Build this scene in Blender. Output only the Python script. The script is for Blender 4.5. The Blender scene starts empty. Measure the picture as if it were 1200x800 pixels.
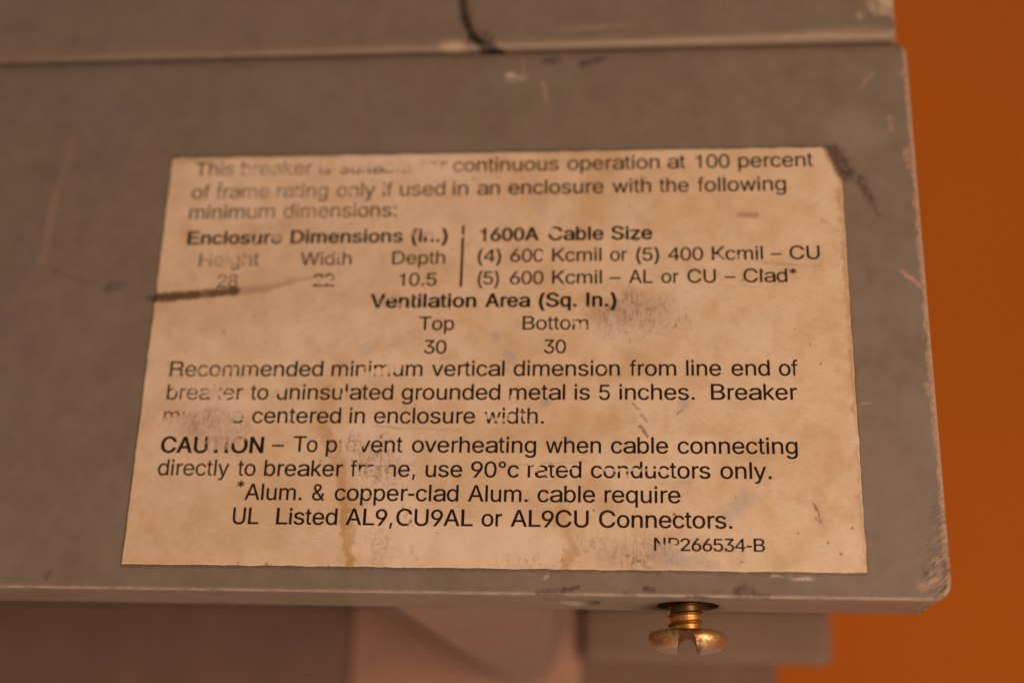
import bpy, bmesh, math, random
import numpy as np
from mathutils.geometry import delaunay_2d_cdt
from mathutils import Vector, Matrix

scene = bpy.context.scene
COL = scene.collection

# ------------------------------------------------------------------ camera
CAM_X = Vector((0.9957790581750301, 0.08783091732267917, 0.026642020612309726))
CAM_Y = Vector((0.003704413189523255, -0.32849610123563533, 0.9444980618275024))
CAM_Z = Vector((0.09170793107998526, -0.9404126974021799, -0.3274349003111683))
CAM_C = Vector((0.06945744314070518, -0.17033353759234646, -0.02730019958742772))
FOC = 1500.0            # focal length in pixels of a 1200 px wide frame
cam = bpy.data.cameras.new("camera")
cam.sensor_width = 36.0
cam.lens = 36.0 * FOC / 1200.0
cam.clip_start = 0.005
cam.clip_end = 20.0
cam.dof.use_dof = True
cam.dof.focus_distance = 0.1730
cam.dof.aperture_fstop = 6.3
camo = bpy.data.objects.new("camera", cam)
COL.objects.link(camo)
camo.matrix_world = Matrix(((CAM_X.x, CAM_Y.x, CAM_Z.x, CAM_C.x),
                            (CAM_X.y, CAM_Y.y, CAM_Z.y, CAM_C.y),
                            (CAM_X.z, CAM_Y.z, CAM_Z.z, CAM_C.z), (0, 0, 0, 1)))
scene.camera = camo

# ------------------------------------------------------------------ world, lamps, exposure
w = bpy.data.worlds.new("World")
scene.world = w
w.use_nodes = True
bg = w.node_tree.nodes["Background"]
bg.inputs[0].default_value = (1.0, 0.64, 0.43, 1)
bg.inputs[1].default_value = 0.232

def area(name, loc, aim, size, power, col):
    l = bpy.data.lights.new(name, 'AREA')
    l.shape = 'RECTANGLE'
    l.size, l.size_y = size
    l.energy = power
    l.color = col
    o = bpy.data.objects.new(name, l)
    COL.objects.link(o)
    o.location = loc
    o.rotation_euler = (Vector(aim) - Vector(loc)).to_track_quat('-Z', 'Y').to_euler()
    return o
area("key_lamp", (0.47, -0.40, -0.13), (0.06, 0, 0.03), (0.35, 0.35), 3.0, (1.0, 0.675, 0.47))  # unseen warm key lamp at the right front
area("underside_fill", (0.18, -0.22, -0.62), (0.06, 0.02, 0.0), (0.35, 0.35), 2.55, (1.0, 0.70, 0.51))  # unseen fill added below to brighten the underside

scene.view_settings.view_transform = 'Standard'
scene.view_settings.look = 'None'
scene.view_settings.exposure = 0.0
scene.view_settings.gamma = 1.0

# ------------------------------------------------------------------ main sizes (metres)
XL, XR, ZB, ZT = -0.075, 0.11073, -0.0034, 0.0790
LIP = 0.0128
SX, SY = 0.07685, 0.0080      # axis of the terminal screw

# ------------------------------------------------------------------ helpers
BASE = Vector((0.03, 0.05, -0.24))

def uv(px, py, y=0.0):
    """photograph pixel -> point on the plane at depth y (plane of the breaker's end face by default)"""
    d = CAM_X * ((px - 600) / FOC) - CAM_Y * ((py - 400) / FOC) - CAM_Z
    k = (y - CAM_C.y) / d.y
    return CAM_C + d * k

def mm(px, py):
    p = uv(px, py)
    return (p.x * 1000, p.z * 1000)

def part(name, bm_or_me, mat, parent, smooth=True, angle=35):
    if isinstance(bm_or_me, bmesh.types.BMesh):
        me = bpy.data.meshes.new(name)
        bmesh.ops.recalc_face_normals(bm_or_me, faces=bm_or_me.faces[:])
        bm_or_me.to_mesh(me)
        bm_or_me.free()
    else:
        me = bm_or_me
    me.materials.clear()
    me.materials.append(mat)
    if smooth:
        for p in me.polygons:
            p.use_smooth = True
        me.set_sharp_from_angle(angle=math.radians(angle))
    o = bpy.data.objects.new(name, me)
    COL.objects.link(o)
    if parent is not None:
        o.parent = parent
        o.matrix_parent_inverse = parent.matrix_world.inverted()
        bpy.context.view_layer.update()
    return o

def boolean(bm, cutters):
    """difference of bm and the cutter bmeshes, returned as a mesh"""
    me = bpy.data.meshes.new("tmp")
    bmesh.ops.recalc_face_normals(bm, faces=bm.faces[:])
    bm.to_mesh(me); bm.free()
    o = bpy.data.objects.new("tmp", me)
    COL.objects.link(o)
    cs = []
    for c in cutters:
        cm = bpy.data.meshes.new("cut")
        bmesh.ops.recalc_face_normals(c, faces=c.faces[:])
        c.to_mesh(cm); c.free()
        co = bpy.data.objects.new("cut", cm)
        COL.objects.link(co)
        md = o.modifiers.new("b", 'BOOLEAN')
        md.operation = 'DIFFERENCE'; md.solver = 'EXACT'; md.object = co
        cs.append(co)
    bpy.context.view_layer.update()
    dg = bpy.context.evaluated_depsgraph_get()
    res = bpy.data.meshes.new_from_object(o.evaluated_get(dg))
    for c in cs + [o]:
        m = c.data
        bpy.data.objects.remove(c)
        bpy.data.meshes.remove(m)
    return res

def cyl(bm, cx, cy, z0, z1, r0, r1=None, n=64):
    r1 = r0 if r1 is None else r1
    a = [bm.verts.new((cx + r0 * math.cos(t * 2 * math.pi / n), cy + r0 * math.sin(t * 2 * math.pi / n), z0)) for t in range(n)]
    b = [bm.verts.new((cx + r1 * math.cos(t * 2 * math.pi / n), cy + r1 * math.sin(t * 2 * math.pi / n), z1)) for t in range(n)]
    bm.faces.new(a); bm.faces.new(b)
    for i in range(n):
        bm.faces.new((a[i], a[(i + 1) % n], b[(i + 1) % n], b[i]))

def loft(rings, cap0=True, cap1=True):
    bm = bmesh.new()
    R = [[bm.verts.new(p) for p in r] for r in rings]
    n = len(R[0])
    for a, b in zip(R, R[1:]):
        for i in range(n):
            bm.faces.new((a[i], a[(i + 1) % n], b[(i + 1) % n], b[i]))
    if cap0: bm.faces.new(R[0])
    if cap1: bm.faces.new(R[-1])
    return bm

def rrect(x0, x1, z0, z1, rad, y, off=0.0, seg=8):
    """rounded rectangle ring in XZ at depth y; rad = (bl, br, tr, tl); off grows it outward"""
    pts = []
    for (cx, cz, sx, sz, r, a0) in ((x0, z0, 1, 1, rad[0], 180), (x1, z0, -1, 1, rad[1], 270),
                                    (x1, z1, -1, -1, rad[2], 0), (x0, z1, 1, -1, rad[3], 90)):
        ox, oz = cx + sx * r, cz + sz * r
        for i in range(seg + 1):
            t = math.radians(a0 + 90 * i / seg)
            pts.append((ox + (r + off) * math.cos(t), y, oz + (r + off) * math.sin(t)))
    return pts

def box(x0, x1, y0, y1, z0, z1, bev=0.0008, seg=3):
    bm = bmesh.new()
    bmesh.ops.create_cube(bm, size=1)
    for v in bm.verts:
        v.co = Vector(((x0 + x1) / 2 + v.co.x * (x1 - x0), (y0 + y1) / 2 + v.co.y * (y1 - y0), (z0 + z1) / 2 + v.co.z * (z1 - z0)))
    if bev:
        bmesh.ops.bevel(bm, geom=bm.edges[:], offset=bev, segments=seg, affect='EDGES', profile=0.5)
    return bm

# ------------------------------------------------------------------ node helpers
class NT:
    """small builder for procedural materials; all positions are millimetres in the object's own space"""
    def __init__(self, name):
        self.m = bpy.data.materials.new(name)
        self.m.use_nodes = True
        self.t = self.m.node_tree
        self.b = self.t.nodes["Principled BSDF"]
        tc = self.t.nodes.new("ShaderNodeTexCoord")
        self.p = self.vm('SCALE', tc.outputs['Object'], s=1000.0)
    def lk(self, a, sock):
        if hasattr(a, 'links'):
            self.t.links.new(a, sock)
        else:
            sock.default_value = a
    def n(self, kind):
        return self.t.nodes.new(kind)
    def vm(self, op, a, b=None, s=None):
        n = self.n("ShaderNodeVectorMath"); n.operation = op
        self.lk(a, n.inputs[0])
        if b is not None: self.lk(b, n.inputs[1])
        if s is not None: self.lk(s, n.inputs['Scale'])
        return n.outputs['Value'] if op in ('LENGTH', 'DOT_PRODUCT', 'DISTANCE') else n.outputs['Vector']
    def ma(self, op, a, b=None, c=None, clamp=False):
        n = self.n("ShaderNodeMath"); n.operation = op; n.use_clamp = clamp
        self.lk(a, n.inputs[0])
        if b is not None: self.lk(b, n.inputs[1])
        if c is not None: self.lk(c, n.inputs[2])
        return n.outputs[0]
    def ramp(self, v, a, b, lo=0.0, hi=1.0):
        n = self.n("ShaderNodeMapRange"); n.interpolation_type = 'SMOOTHSTEP'
        self.lk(v, n.inputs[0])
        self.lk(a, n.inputs[1]); self.lk(b, n.inputs[2]); self.lk(lo, n.inputs[3]); self.lk(hi, n.inputs[4])
        return n.outputs[0]
    def noise(self, scale, detail=3.0, rough=0.55, off=(0, 0, 0), stretch=(1, 1, 1), color=False, p=None):
        q = self.vm('MULTIPLY', self.p if p is None else p, stretch)
        q = self.vm('ADD', q, off)
        n = self.n("ShaderNodeTexNoise")
        self.lk(q, n.inputs['Vector'])
        n.inputs['Scale'].default_value = scale
        n.inputs['Detail'].default_value = detail
        n.inputs['Roughness'].default_value = rough
        return n.outputs['Color'] if color else n.outputs[0]
    def warp(self, scale, amp, off=(3, 7, 1), detail=3.0):
        c = self.noise(scale, detail, 0.6, off, color=True)
        c = self.vm('SUBTRACT', c, (0.5, 0.5, 0.5))
        c = self.vm('SCALE', c, s=amp)
        c = self.vm('MULTIPLY', c, (1, 0, 1))
        return self.vm('ADD', self.p, c)
    def flat(self, p):
        return self.vm('MULTIPLY', p, (1, 0, 1))
    def attr(self, name):
        n = self.n("ShaderNodeAttribute"); n.attribute_name = name
        return n.outputs['Fac']
    def stroke(self, p, x0, z0, x1, z1, r, soft=0.3):
        """capsule mask between two points of the end face; p must be flattened to y = 0"""
        g = self.n("ShaderNodeGroup"); g.node_tree = stroke_group()
        bx, bz = x1 - x0, z1 - z0
        self.lk(p, g.inputs[0])
        g.inputs[1].default_value = (x0, 0, z0)
        g.inputs[2].default_value = (bx, 0, bz)
        g.inputs[3].default_value = 1.0 / (bx * bx + bz * bz)
        g.inputs[4].default_value = r * (1 - soft)
        g.inputs[5].default_value = r * (1 + soft)
        return g.outputs[0]
    def spot(self, p, cx, cz, rx, rz, ang=0.0, soft=0.5):
        """soft ellipse mask"""
        g = self.n("ShaderNodeGroup"); g.node_tree = spot_group()
        a = math.radians(ang)
        self.lk(p, g.inputs[0])
        g.inputs[1].default_value = (cx, 0, cz)
        g.inputs[2].default_value = (math.cos(a) / rx, 0, math.sin(a) / rx)
        g.inputs[3].default_value = (-math.sin(a) / rz, 0, math.cos(a) / rz)
        g.inputs[4].default_value = 1 - soft
        g.inputs[5].default_value = 1 + soft
        return g.outputs[0]
    def mx(self, vals):
        out = vals[0]
        for v in vals[1:]:
            out = self.ma('MAXIMUM', out, v)
        return out
    def mul(self, a, b):
        return self.ma('MULTIPLY', a, b)
    def mix(self, f, a, b):
        n = self.n("ShaderNodeMix"); n.data_type = 'RGBA'
        self.lk(f, n.inputs[0])
        for v, s in ((a, n.inputs[6]), (b, n.inputs[7])):
            self.lk(v if hasattr(v, 'links') else (*v, 1.0), s)
        return n.outputs[2]
    def bump(self, h, strength=0.3, dist=0.0002):
        n = self.n("ShaderNodeBump")
        n.inputs['Strength'].default_value = strength
        n.inputs['Distance'].default_value = dist
        self.lk(h, n.inputs['Height'])
        self.lk(n.outputs[0], self.b.inputs['Normal'])
    def out(self, color=None, rough=None, spec=None, metal=None):
        if color is not None: self.lk(color if hasattr(color, 'links') else (*color, 1), self.b.inputs['Base Color'])
        if rough is not None: self.lk(rough, self.b.inputs['Roughness'])
        if spec is not None: self.lk(spec, self.b.inputs['Specular IOR Level'])
        if metal is not None: self.lk(metal, self.b.inputs['Metallic'])
        return self.m

def mask_group(name, sockets):
    t = bpy.data.node_groups.new(name, 'ShaderNodeTree')
    for n, k in sockets:
        t.interface.new_socket(n, in_out='INPUT', socket_type=k)
    t.interface.new_socket('mask', in_out='OUTPUT', socket_type='NodeSocketFloat')
    return t, t.nodes.new('NodeGroupInput').outputs, t.nodes.new('NodeGroupOutput').inputs[0]

def gvm(t, op, a, b=None, s=None):
    n = t.nodes.new('ShaderNodeVectorMath'); n.operation = op
    t.links.new(a, n.inputs[0])
    if b is not None: t.links.new(b, n.inputs[1])
    if s is not None: t.links.new(s, n.inputs['Scale'])
    return n.outputs['Value'] if op in ('LENGTH', 'DOT_PRODUCT') else n.outputs['Vector']

def gend(t, r, a, b, out):
    n = t.nodes.new('ShaderNodeMapRange'); n.interpolation_type = 'SMOOTHSTEP'
    t.links.new(r, n.inputs[0]); t.links.new(a, n.inputs[1]); t.links.new(b, n.inputs[2])
    n.inputs[3].default_value = 1.0; n.inputs[4].default_value = 0.0
    t.links.new(n.outputs[0], out)

def stroke_group():
    g = bpy.data.node_groups.get("stroke_mask")
    if g: return g
    V, F = 'NodeSocketVector', 'NodeSocketFloat'
    t, i, o = mask_group("stroke_mask", (('p', V), ('start', V), ('run', V), ('inverse', F), ('inner', F), ('outer', F)))
    d = gvm(t, 'SUBTRACT', i[0], i[1])
    m = t.nodes.new('ShaderNodeMath'); m.operation = 'MULTIPLY'; m.use_clamp = True
    t.links.new(gvm(t, 'DOT_PRODUCT', d, i[2]), m.inputs[0]); t.links.new(i[3], m.inputs[1])
    q = gvm(t, 'SUBTRACT', d, gvm(t, 'SCALE', i[2], s=m.outputs[0]))
    gend(t, gvm(t, 'LENGTH', q), i[4], i[5], o)
    return t

def spot_group():
    g = bpy.data.node_groups.get("spot_mask")
    if g: return g
    V, F = 'NodeSocketVector', 'NodeSocketFloat'
    t, i, o = mask_group("spot_mask", (('p', V), ('centre', V), ('axis one', V), ('axis two', V), ('inner', F), ('outer', F)))
    d = gvm(t, 'SUBTRACT', i[0], i[1])
    c = t.nodes.new('ShaderNodeCombineXYZ')
    t.links.new(gvm(t, 'DOT_PRODUCT', d, i[2]), c.inputs[0]); t.links.new(gvm(t, 'DOT_PRODUCT', d, i[3]), c.inputs[1])
    gend(t, gvm(t, 'LENGTH', c.outputs[0]), i[4], i[5], o)
    return t

# ------------------------------------------------------------------ the same masks computed per vertex (for the densely gridded label and its print)
def lattice(x, z, seed):
    tab = np.random.RandomState(seed).rand(256, 256)
    xi = np.floor(x).astype(int); zi = np.floor(z).astype(int)
    fx = x - xi; fz = z - zi
    fx = fx * fx * (3 - 2 * fx); fz = fz * fz * (3 - 2 * fz)
    g = lambda a, b: tab[a & 255, b & 255]
    return (g(xi, zi) * (1 - fx) + g(xi + 1, zi) * fx) * (1 - fz) + (g(xi, zi + 1) * (1 - fx) + g(xi + 1, zi + 1) * fx) * fz

def fbm(x, z, freq, seed, octaves=4, gain=0.55):
    s = 0.0; a = 1.0; n = 0.0
    for k in range(octaves):
        s = s + a * lattice(x * freq + 17.3 * k, z * freq + 5.1 * k, seed + k)
        n += a; a *= gain; freq *= 2.03
    return s / n

def sstep(v, a, b):
    t = np.clip((v - a) / (b - a), 0, 1)
    return t * t * (3 - 2 * t)

def v_spots(x, z, rows):
    out = np.zeros_like(x)
    for (cx, cy, rx, ry, ang, soft, k) in rows:
        a = mm(cx, cy); t = math.radians(ang)
        dx, dz = x - a[0], z - a[1]
        u = (dx * math.cos(t) + dz * math.sin(t)) / (rx * 0.117)
        v = (-dx * math.sin(t) + dz * math.cos(t)) / (ry * 0.122)
        out = np.maximum(out, k * (1 - sstep(np.sqrt(u * u + v * v), 1 - soft, 1 + soft)))
    return out

def v_strokes(x, z, rows):
    out = np.zeros_like(x)
    for (x0, y0, x1, y1, r, soft, k) in rows:
        a, b = mm(x0, y0), mm(x1, y1)
        bx, bz = b[0] - a[0], b[1] - a[1]
        dx, dz = x - a[0], z - a[1]
        h = np.clip((dx * bx + dz * bz) / (bx * bx + bz * bz), 0, 1)
        d = np.hypot(dx - bx * h, dz - bz * h)
        r = r * 0.117
        out = np.maximum(out, k * (1 - sstep(d, r * (1 - soft), r * (1 + soft))))
    return out

def set_attr(me, name, v):
    a = me.attributes.new(name, 'FLOAT', 'POINT')
    a.data.foreach_set('value', np.ascontiguousarray(v, dtype=np.float32))

def px_strokes(N, p, rows):
    """rows: x0, y0, x1, y1, radius px, soft, strength (photo pixels on the end face)"""
    o = []
    for (x0, y0, x1, y1, r, soft, k) in rows:
        a, b = mm(x0, y0), mm(x1, y1)
        s = N.stroke(p, a[0], a[1], b[0], b[1], r * 0.117, soft)
        o.append(N.mul(s, k))
    return N.mx(o)

def px_spots(N, p, rows):
    """rows: cx, cy, rx, ry (px), angle, soft, strength"""
    o = []
    for (cx, cy, rx, ry, ang, soft, k) in rows:
        a = mm(cx, cy)
        o.append(N.mul(N.spot(p, a[0], a[1], rx * 0.117, ry * 0.122, ang, soft), k))
    return N.mx(o)

# ------------------------------------------------------------------ materials
SALMON = (0.36, 0.245, 0.185)

def grey_paint(name, marks=None):
    N = NT(name)
    big = N.noise(0.035, 3, 0.6, (11, 3, 5))
    mid = N.noise(0.35, 4, 0.6, (2, 9, 4))
    fine = N.noise(4.0, 3, 0.6)
    c = N.mix(N.ramp(big, 0.3, 0.7), (0.180, 0.144, 0.120), (0.172, 0.148, 0.116))
    hue = N.noise(0.11, 4, 0.65, (61, 3, 25))
    c = N.mix(N.mul(N.ramp(hue, 0.45, 0.68), 0.5), c, (0.192, 0.168, 0.142))
    c = N.mix(N.mul(N.ramp(hue, 0.50, 0.30), 0.5), c, (0.150, 0.118, 0.100))
    c = N.mix(N.ma('MULTIPLY', N.ramp(mid, 0.42, 0.75), 0.16), c, (0.25, 0.22, 0.20))
    c = N.mix(N.ma('MULTIPLY', N.ramp(mid, 0.5, 0.25), 0.20), c, (0.125, 0.100, 0.072))
    c = N.mix(N.ma('MULTIPLY', N.ramp(fine, 0.60, 0.72), 0.22), c, (0.12, 0.10, 0.075))
    # hairline handling scratches
    hair = N.noise(0.9, 5, 0.7, (5, 5, 5), (9, 1, 0.5))
    c = N.mix(N.ma('MULTIPLY', N.ramp(hair, 0.66, 0.72), 0.18), c, (0.33, 0.29, 0.25))
    h = N.ma('ADD', N.mul(fine, 0.35), N.mul(mid, 0.7))
    rough = N.ma('ADD', N.ramp(mid, 0.3, 0.7, -0.04, 0.06), N.ramp(hue, 0.3, 0.7, 0.38, 0.54))
    if marks:
        c, h = marks(N, c, h)
    N.bump(h, 0.22, 0.00012)
    return N.out(c, rough, 0.4)

def case_marks(N, c, h):
    p = N.flat(N.warp(1.6, 1.0))
    p2 = N.flat(N.warp(0.7, 3.0, (9, 2, 8), 5))
    grit = N.noise(2.2, 5, 0.7, (7, 7, 1))
    sep = N.n("ShaderNodeSeparateXYZ"); N.lk(N.p, sep.inputs[0])
    X, Y, Z = sep.outputs
    # right edge worn to salmon moulding; bottom edge pale from wear and painted bevel highlight
    edge_r = N.ramp(N.ma('ADD', X, N.mul(N.noise(0.45, 4, 0.65, (1, 4, 4)), 1.8)), 110.65, 111.05)
    edge_b = N.ramp(N.ma('SUBTRACT', Z, N.mul(N.noise(0.8, 4, 0.7, (8, 4, 4)), 0.7)), -3.48, -3.62)
    front = N.ramp(Y, 1.2, 0.5)
    edge = N.mul(edge_r, front)
    edge_b = N.mul(N.mul(edge_b, N.ramp(N.noise(0.5, 4, 0.7, (3, 3, 9)), 0.30, 0.60, 0.3, 1.0)), front)
    c = N.mix(N.mul(edge_b, 0.65), c, (0.36, 0.29, 0.235))
    chips = px_strokes(N, p, [
        (1058, 318, 1078, 336, 3.0, .5, .9), (1063, 178, 1070, 196, 6, .5, .8), (1066, 195, 1076, 200, 5, .5, .6),
        (1060, 86, 1066, 98, 6, .5, .7), (1010, 102, 1021, 88, 2.6, .7, .55), (1043, 138, 1046, 152, 3.5, .8, .5),
        (1086, 452, 1092, 464, 3.6, .7, .8), (1095, 492, 1098, 522, 3.0, .6, .8), (1075, 285, 1083, 300, 2.4, .5, .6),
        (637, 98, 641, 118, 3.5, .8, .55), (612, 64, 614, 84, 2.5, .8, .4),
        (1080, 688, 1100, 682, 4, .6, .8), (1100, 655, 1104, 690, 4, .6, .6)])
    chips = N.ma('MAXIMUM', chips, px_strokes(N, N.flat(N.p), [
        (86, 165, 66, 232, 4.5, .9, .22), (66, 225, 50, 306, 5.5, .9, .34), (420, 95, 425, 150, 2.5, .9, .12)]))
    chips = N.mul(chips, N.ramp(grit, 0.30, 0.50, 0.55, 1.0))
    c = N.mix(N.ma('MAXIMUM', N.mul(edge, 0.85), N.mul(chips, 0.9)), c, N.mix(N.ramp(grit, 0.3, 0.7), (0.28, 0.18, 0.13), (0.42, 0.30, 0.235)))
    pale = px_spots(N, p, [(598, 88, 6, 3.5, 0, .7, .8), (606, 92, 12, 4, 10, .9, .35), (1000, 155, 30, 24, 20, .95, .10),
                           (940, 678, 11, 1.8, 0, .6, .6), (910, 675, 6, 1.2, 0, .6, .5), (640, 676, 4, 2, 60, .6, .4),
                           (1013, 473, 7, 0.9, 0, .7, .25)])
    c = N.mix(pale, c, (0.55, 0.50, 0.46))
    # dirt, rust-brown smears and dark scuffs
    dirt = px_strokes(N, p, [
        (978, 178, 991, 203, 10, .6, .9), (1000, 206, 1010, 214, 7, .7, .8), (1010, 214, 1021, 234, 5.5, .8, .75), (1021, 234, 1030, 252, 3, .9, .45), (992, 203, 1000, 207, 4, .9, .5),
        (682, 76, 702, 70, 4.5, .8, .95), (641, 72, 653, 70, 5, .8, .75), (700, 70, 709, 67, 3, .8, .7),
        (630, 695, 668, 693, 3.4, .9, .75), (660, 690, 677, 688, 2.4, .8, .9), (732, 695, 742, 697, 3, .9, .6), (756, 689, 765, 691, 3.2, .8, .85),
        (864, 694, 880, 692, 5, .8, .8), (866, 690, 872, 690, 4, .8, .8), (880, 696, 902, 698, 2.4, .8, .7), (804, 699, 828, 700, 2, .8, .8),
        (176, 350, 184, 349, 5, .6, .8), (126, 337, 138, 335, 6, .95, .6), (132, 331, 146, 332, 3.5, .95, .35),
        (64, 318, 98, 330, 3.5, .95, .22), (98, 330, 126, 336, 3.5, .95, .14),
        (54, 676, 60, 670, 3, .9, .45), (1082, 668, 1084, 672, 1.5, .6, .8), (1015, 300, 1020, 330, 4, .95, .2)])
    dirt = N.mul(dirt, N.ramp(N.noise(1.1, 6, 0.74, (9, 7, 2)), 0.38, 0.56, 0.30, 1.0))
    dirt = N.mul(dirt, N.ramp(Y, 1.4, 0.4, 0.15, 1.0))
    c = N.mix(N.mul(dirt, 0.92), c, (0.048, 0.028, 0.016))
    # grubby line along the seam
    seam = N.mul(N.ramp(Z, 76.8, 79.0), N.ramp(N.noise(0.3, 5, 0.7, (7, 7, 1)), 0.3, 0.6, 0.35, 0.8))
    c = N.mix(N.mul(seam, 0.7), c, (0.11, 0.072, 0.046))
    c = N.mix(N.mul(N.ramp(Z, 78.55, 78.85), 0.85), c, (0.035, 0.022, 0.014))  # near-black top edge: grime plus the seam gap's shade painted in
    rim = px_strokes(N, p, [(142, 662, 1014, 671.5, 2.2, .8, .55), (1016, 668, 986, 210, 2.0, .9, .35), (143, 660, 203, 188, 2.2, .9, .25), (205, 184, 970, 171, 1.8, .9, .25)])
    c = N.mix(rim, c, (0.07, 0.05, 0.035))  # dark line round the paper: dirt and a painted contact shadow
    # scratched corner
    scr = N.noise(1.3, 3, 0.6, (0, 0, 0), (1, 1, 1), p=N.vm('MULTIPLY', N.p, (1, 1, 1)))
    q = N.n("ShaderNodeVectorRotate"); q.rotation_type = 'Y_AXIS'; N.lk(N.p, q.inputs[0]); q.inputs['Angle'].default_value = math.radians(38)
    sn = N.noise(1.0, 3, 0.6, (3, 0, 0), (0.5, 0.5, 4.5), p=q.outputs[0])
    zone = px_spots(N, p2, [(1104, 672, 20, 34, 0, .7, 1.0), (1106, 620, 10, 40, 0, .9, .6)])
    c = N.mix(N.mul(N.mul(zone, N.ramp(grit, 0.35, 0.6, 0.35, 0.9)), N.ramp(sn, 0.48, 0.56)), c, (0.05, 0.036, 0.026))
    c = N.mix(N.mul(zone, N.mul(N.mul(N.ramp(sn, 0.46, 0.38), N.ramp(grit, 0.35, 0.6, 0.3, 0.8)), 1.0)), c, (0.42, 0.29, 0.20))
    h = N.ma('SUBTRACT', h, N.mul(chips, 1.2))
    return c, h

def cover_marks(N, c, h):
    p = N.flat(N.warp(1.2, 1.2))
    grit = N.noise(2.0, 5, 0.7, (7, 7, 1))
    sep = N.n("ShaderNodeSeparateXYZ"); N.lk(N.p, sep.inputs[0])
    X, Y, Z = sep.outputs
    # lower chamfer painted lighter, as if lit from below
    ch = N.ramp(N.ma('SUBTRACT', Z, N.mul(N.noise(0.25, 4, 0.6, (4, 1, 1), (1, 1, 1)), 1.0)), 81.2, 80.6)
    ch = N.mul(ch, N.ramp(X, 20, 60, 0.35, 0.8))
    c = N.mix(N.mul(ch, 0.6), c, (0.25, 0.18, 0.125))
    pale = px_spots(N, p, [(1040, 4, 14, 8, -30, .8, .9), (1035, 14, 9, 7, 0, .8, .6), (1022, 10, 5, 12, 20, .8, .5), (1007, 20, 5, 4, 0, .8, .4), (1045, 18, 4, 6, 0, .8, .5),
                           (532, 54, 14, 6, 0, .9, .6), (690, 34, 40, 3, 3, .9, .2), (980, 38, 50, 4, 3, .9, .2)])
    c = N.mix(pale, c, (0.50, 0.42, 0.30))
    er = N.ramp(N.ma('ADD', X, N.mul(N.noise(0.5, 4, 0.65, (1, 4, 4)), 2.2)), 110.1, 110.6)
    c = N.mix(N.mul(er, 0.8), c, SALMON)
    # crack running down to the seam, chipped at its foot
    crack = px_strokes(N, p, [(541, -40, 542, 4, 5.4, .7, .85), (542, 4, 546, 26, 5.6, .7, .9), (546, 26, 554, 44, 4.8, .6, .95), (554, 44, 564, 52, 6.0, .5, 1.0),
                              (564, 52, 578, 58, 6.4, .6, 1.0), (578, 58, 593, 63, 5.0, .6, 1.0), (574, 58, 577, 44, 2.0, .8, .85), (562, 50, 563, 38, 1.6, .8, .6), (590, 61, 602, 64, 3, .6, .8), (556, 46, 548, 52, 3, .8, .5), (566, 54, 570, 40, 2.2, .9, .6), (540, 14, 548, 22, 3, .8, .6)])
    rust = px_strokes(N, p, [(548, 2, 553, 30, 5, .9, .5)])
    c = N.mix(rust, c, (0.16, 0.09, 0.035))
    c = N.mix(crack, c, (0.018, 0.016, 0.010))
    h = N.ma('SUBTRACT', h, N.mul(crack, 2.0))
    return c, h

def moulding(name, col, dark):
    N = NT(name)
    a = N.noise(0.09, 4, 0.6, (4, 2, 2))
    b = N.noise(1.2, 4, 0.6, (1, 2, 6))
    c = N.mix(N.ramp(a, 0.3, 0.7), col, dark)
    c = N.mix(N.mul(N.ramp(b, 0.55, 0.75), 0.3), c, tuple(v * 0.5 for v in col))
    N.bump(b, 0.2, 0.0002)
    return N.out(c, 0.6, 0.3)

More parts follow.
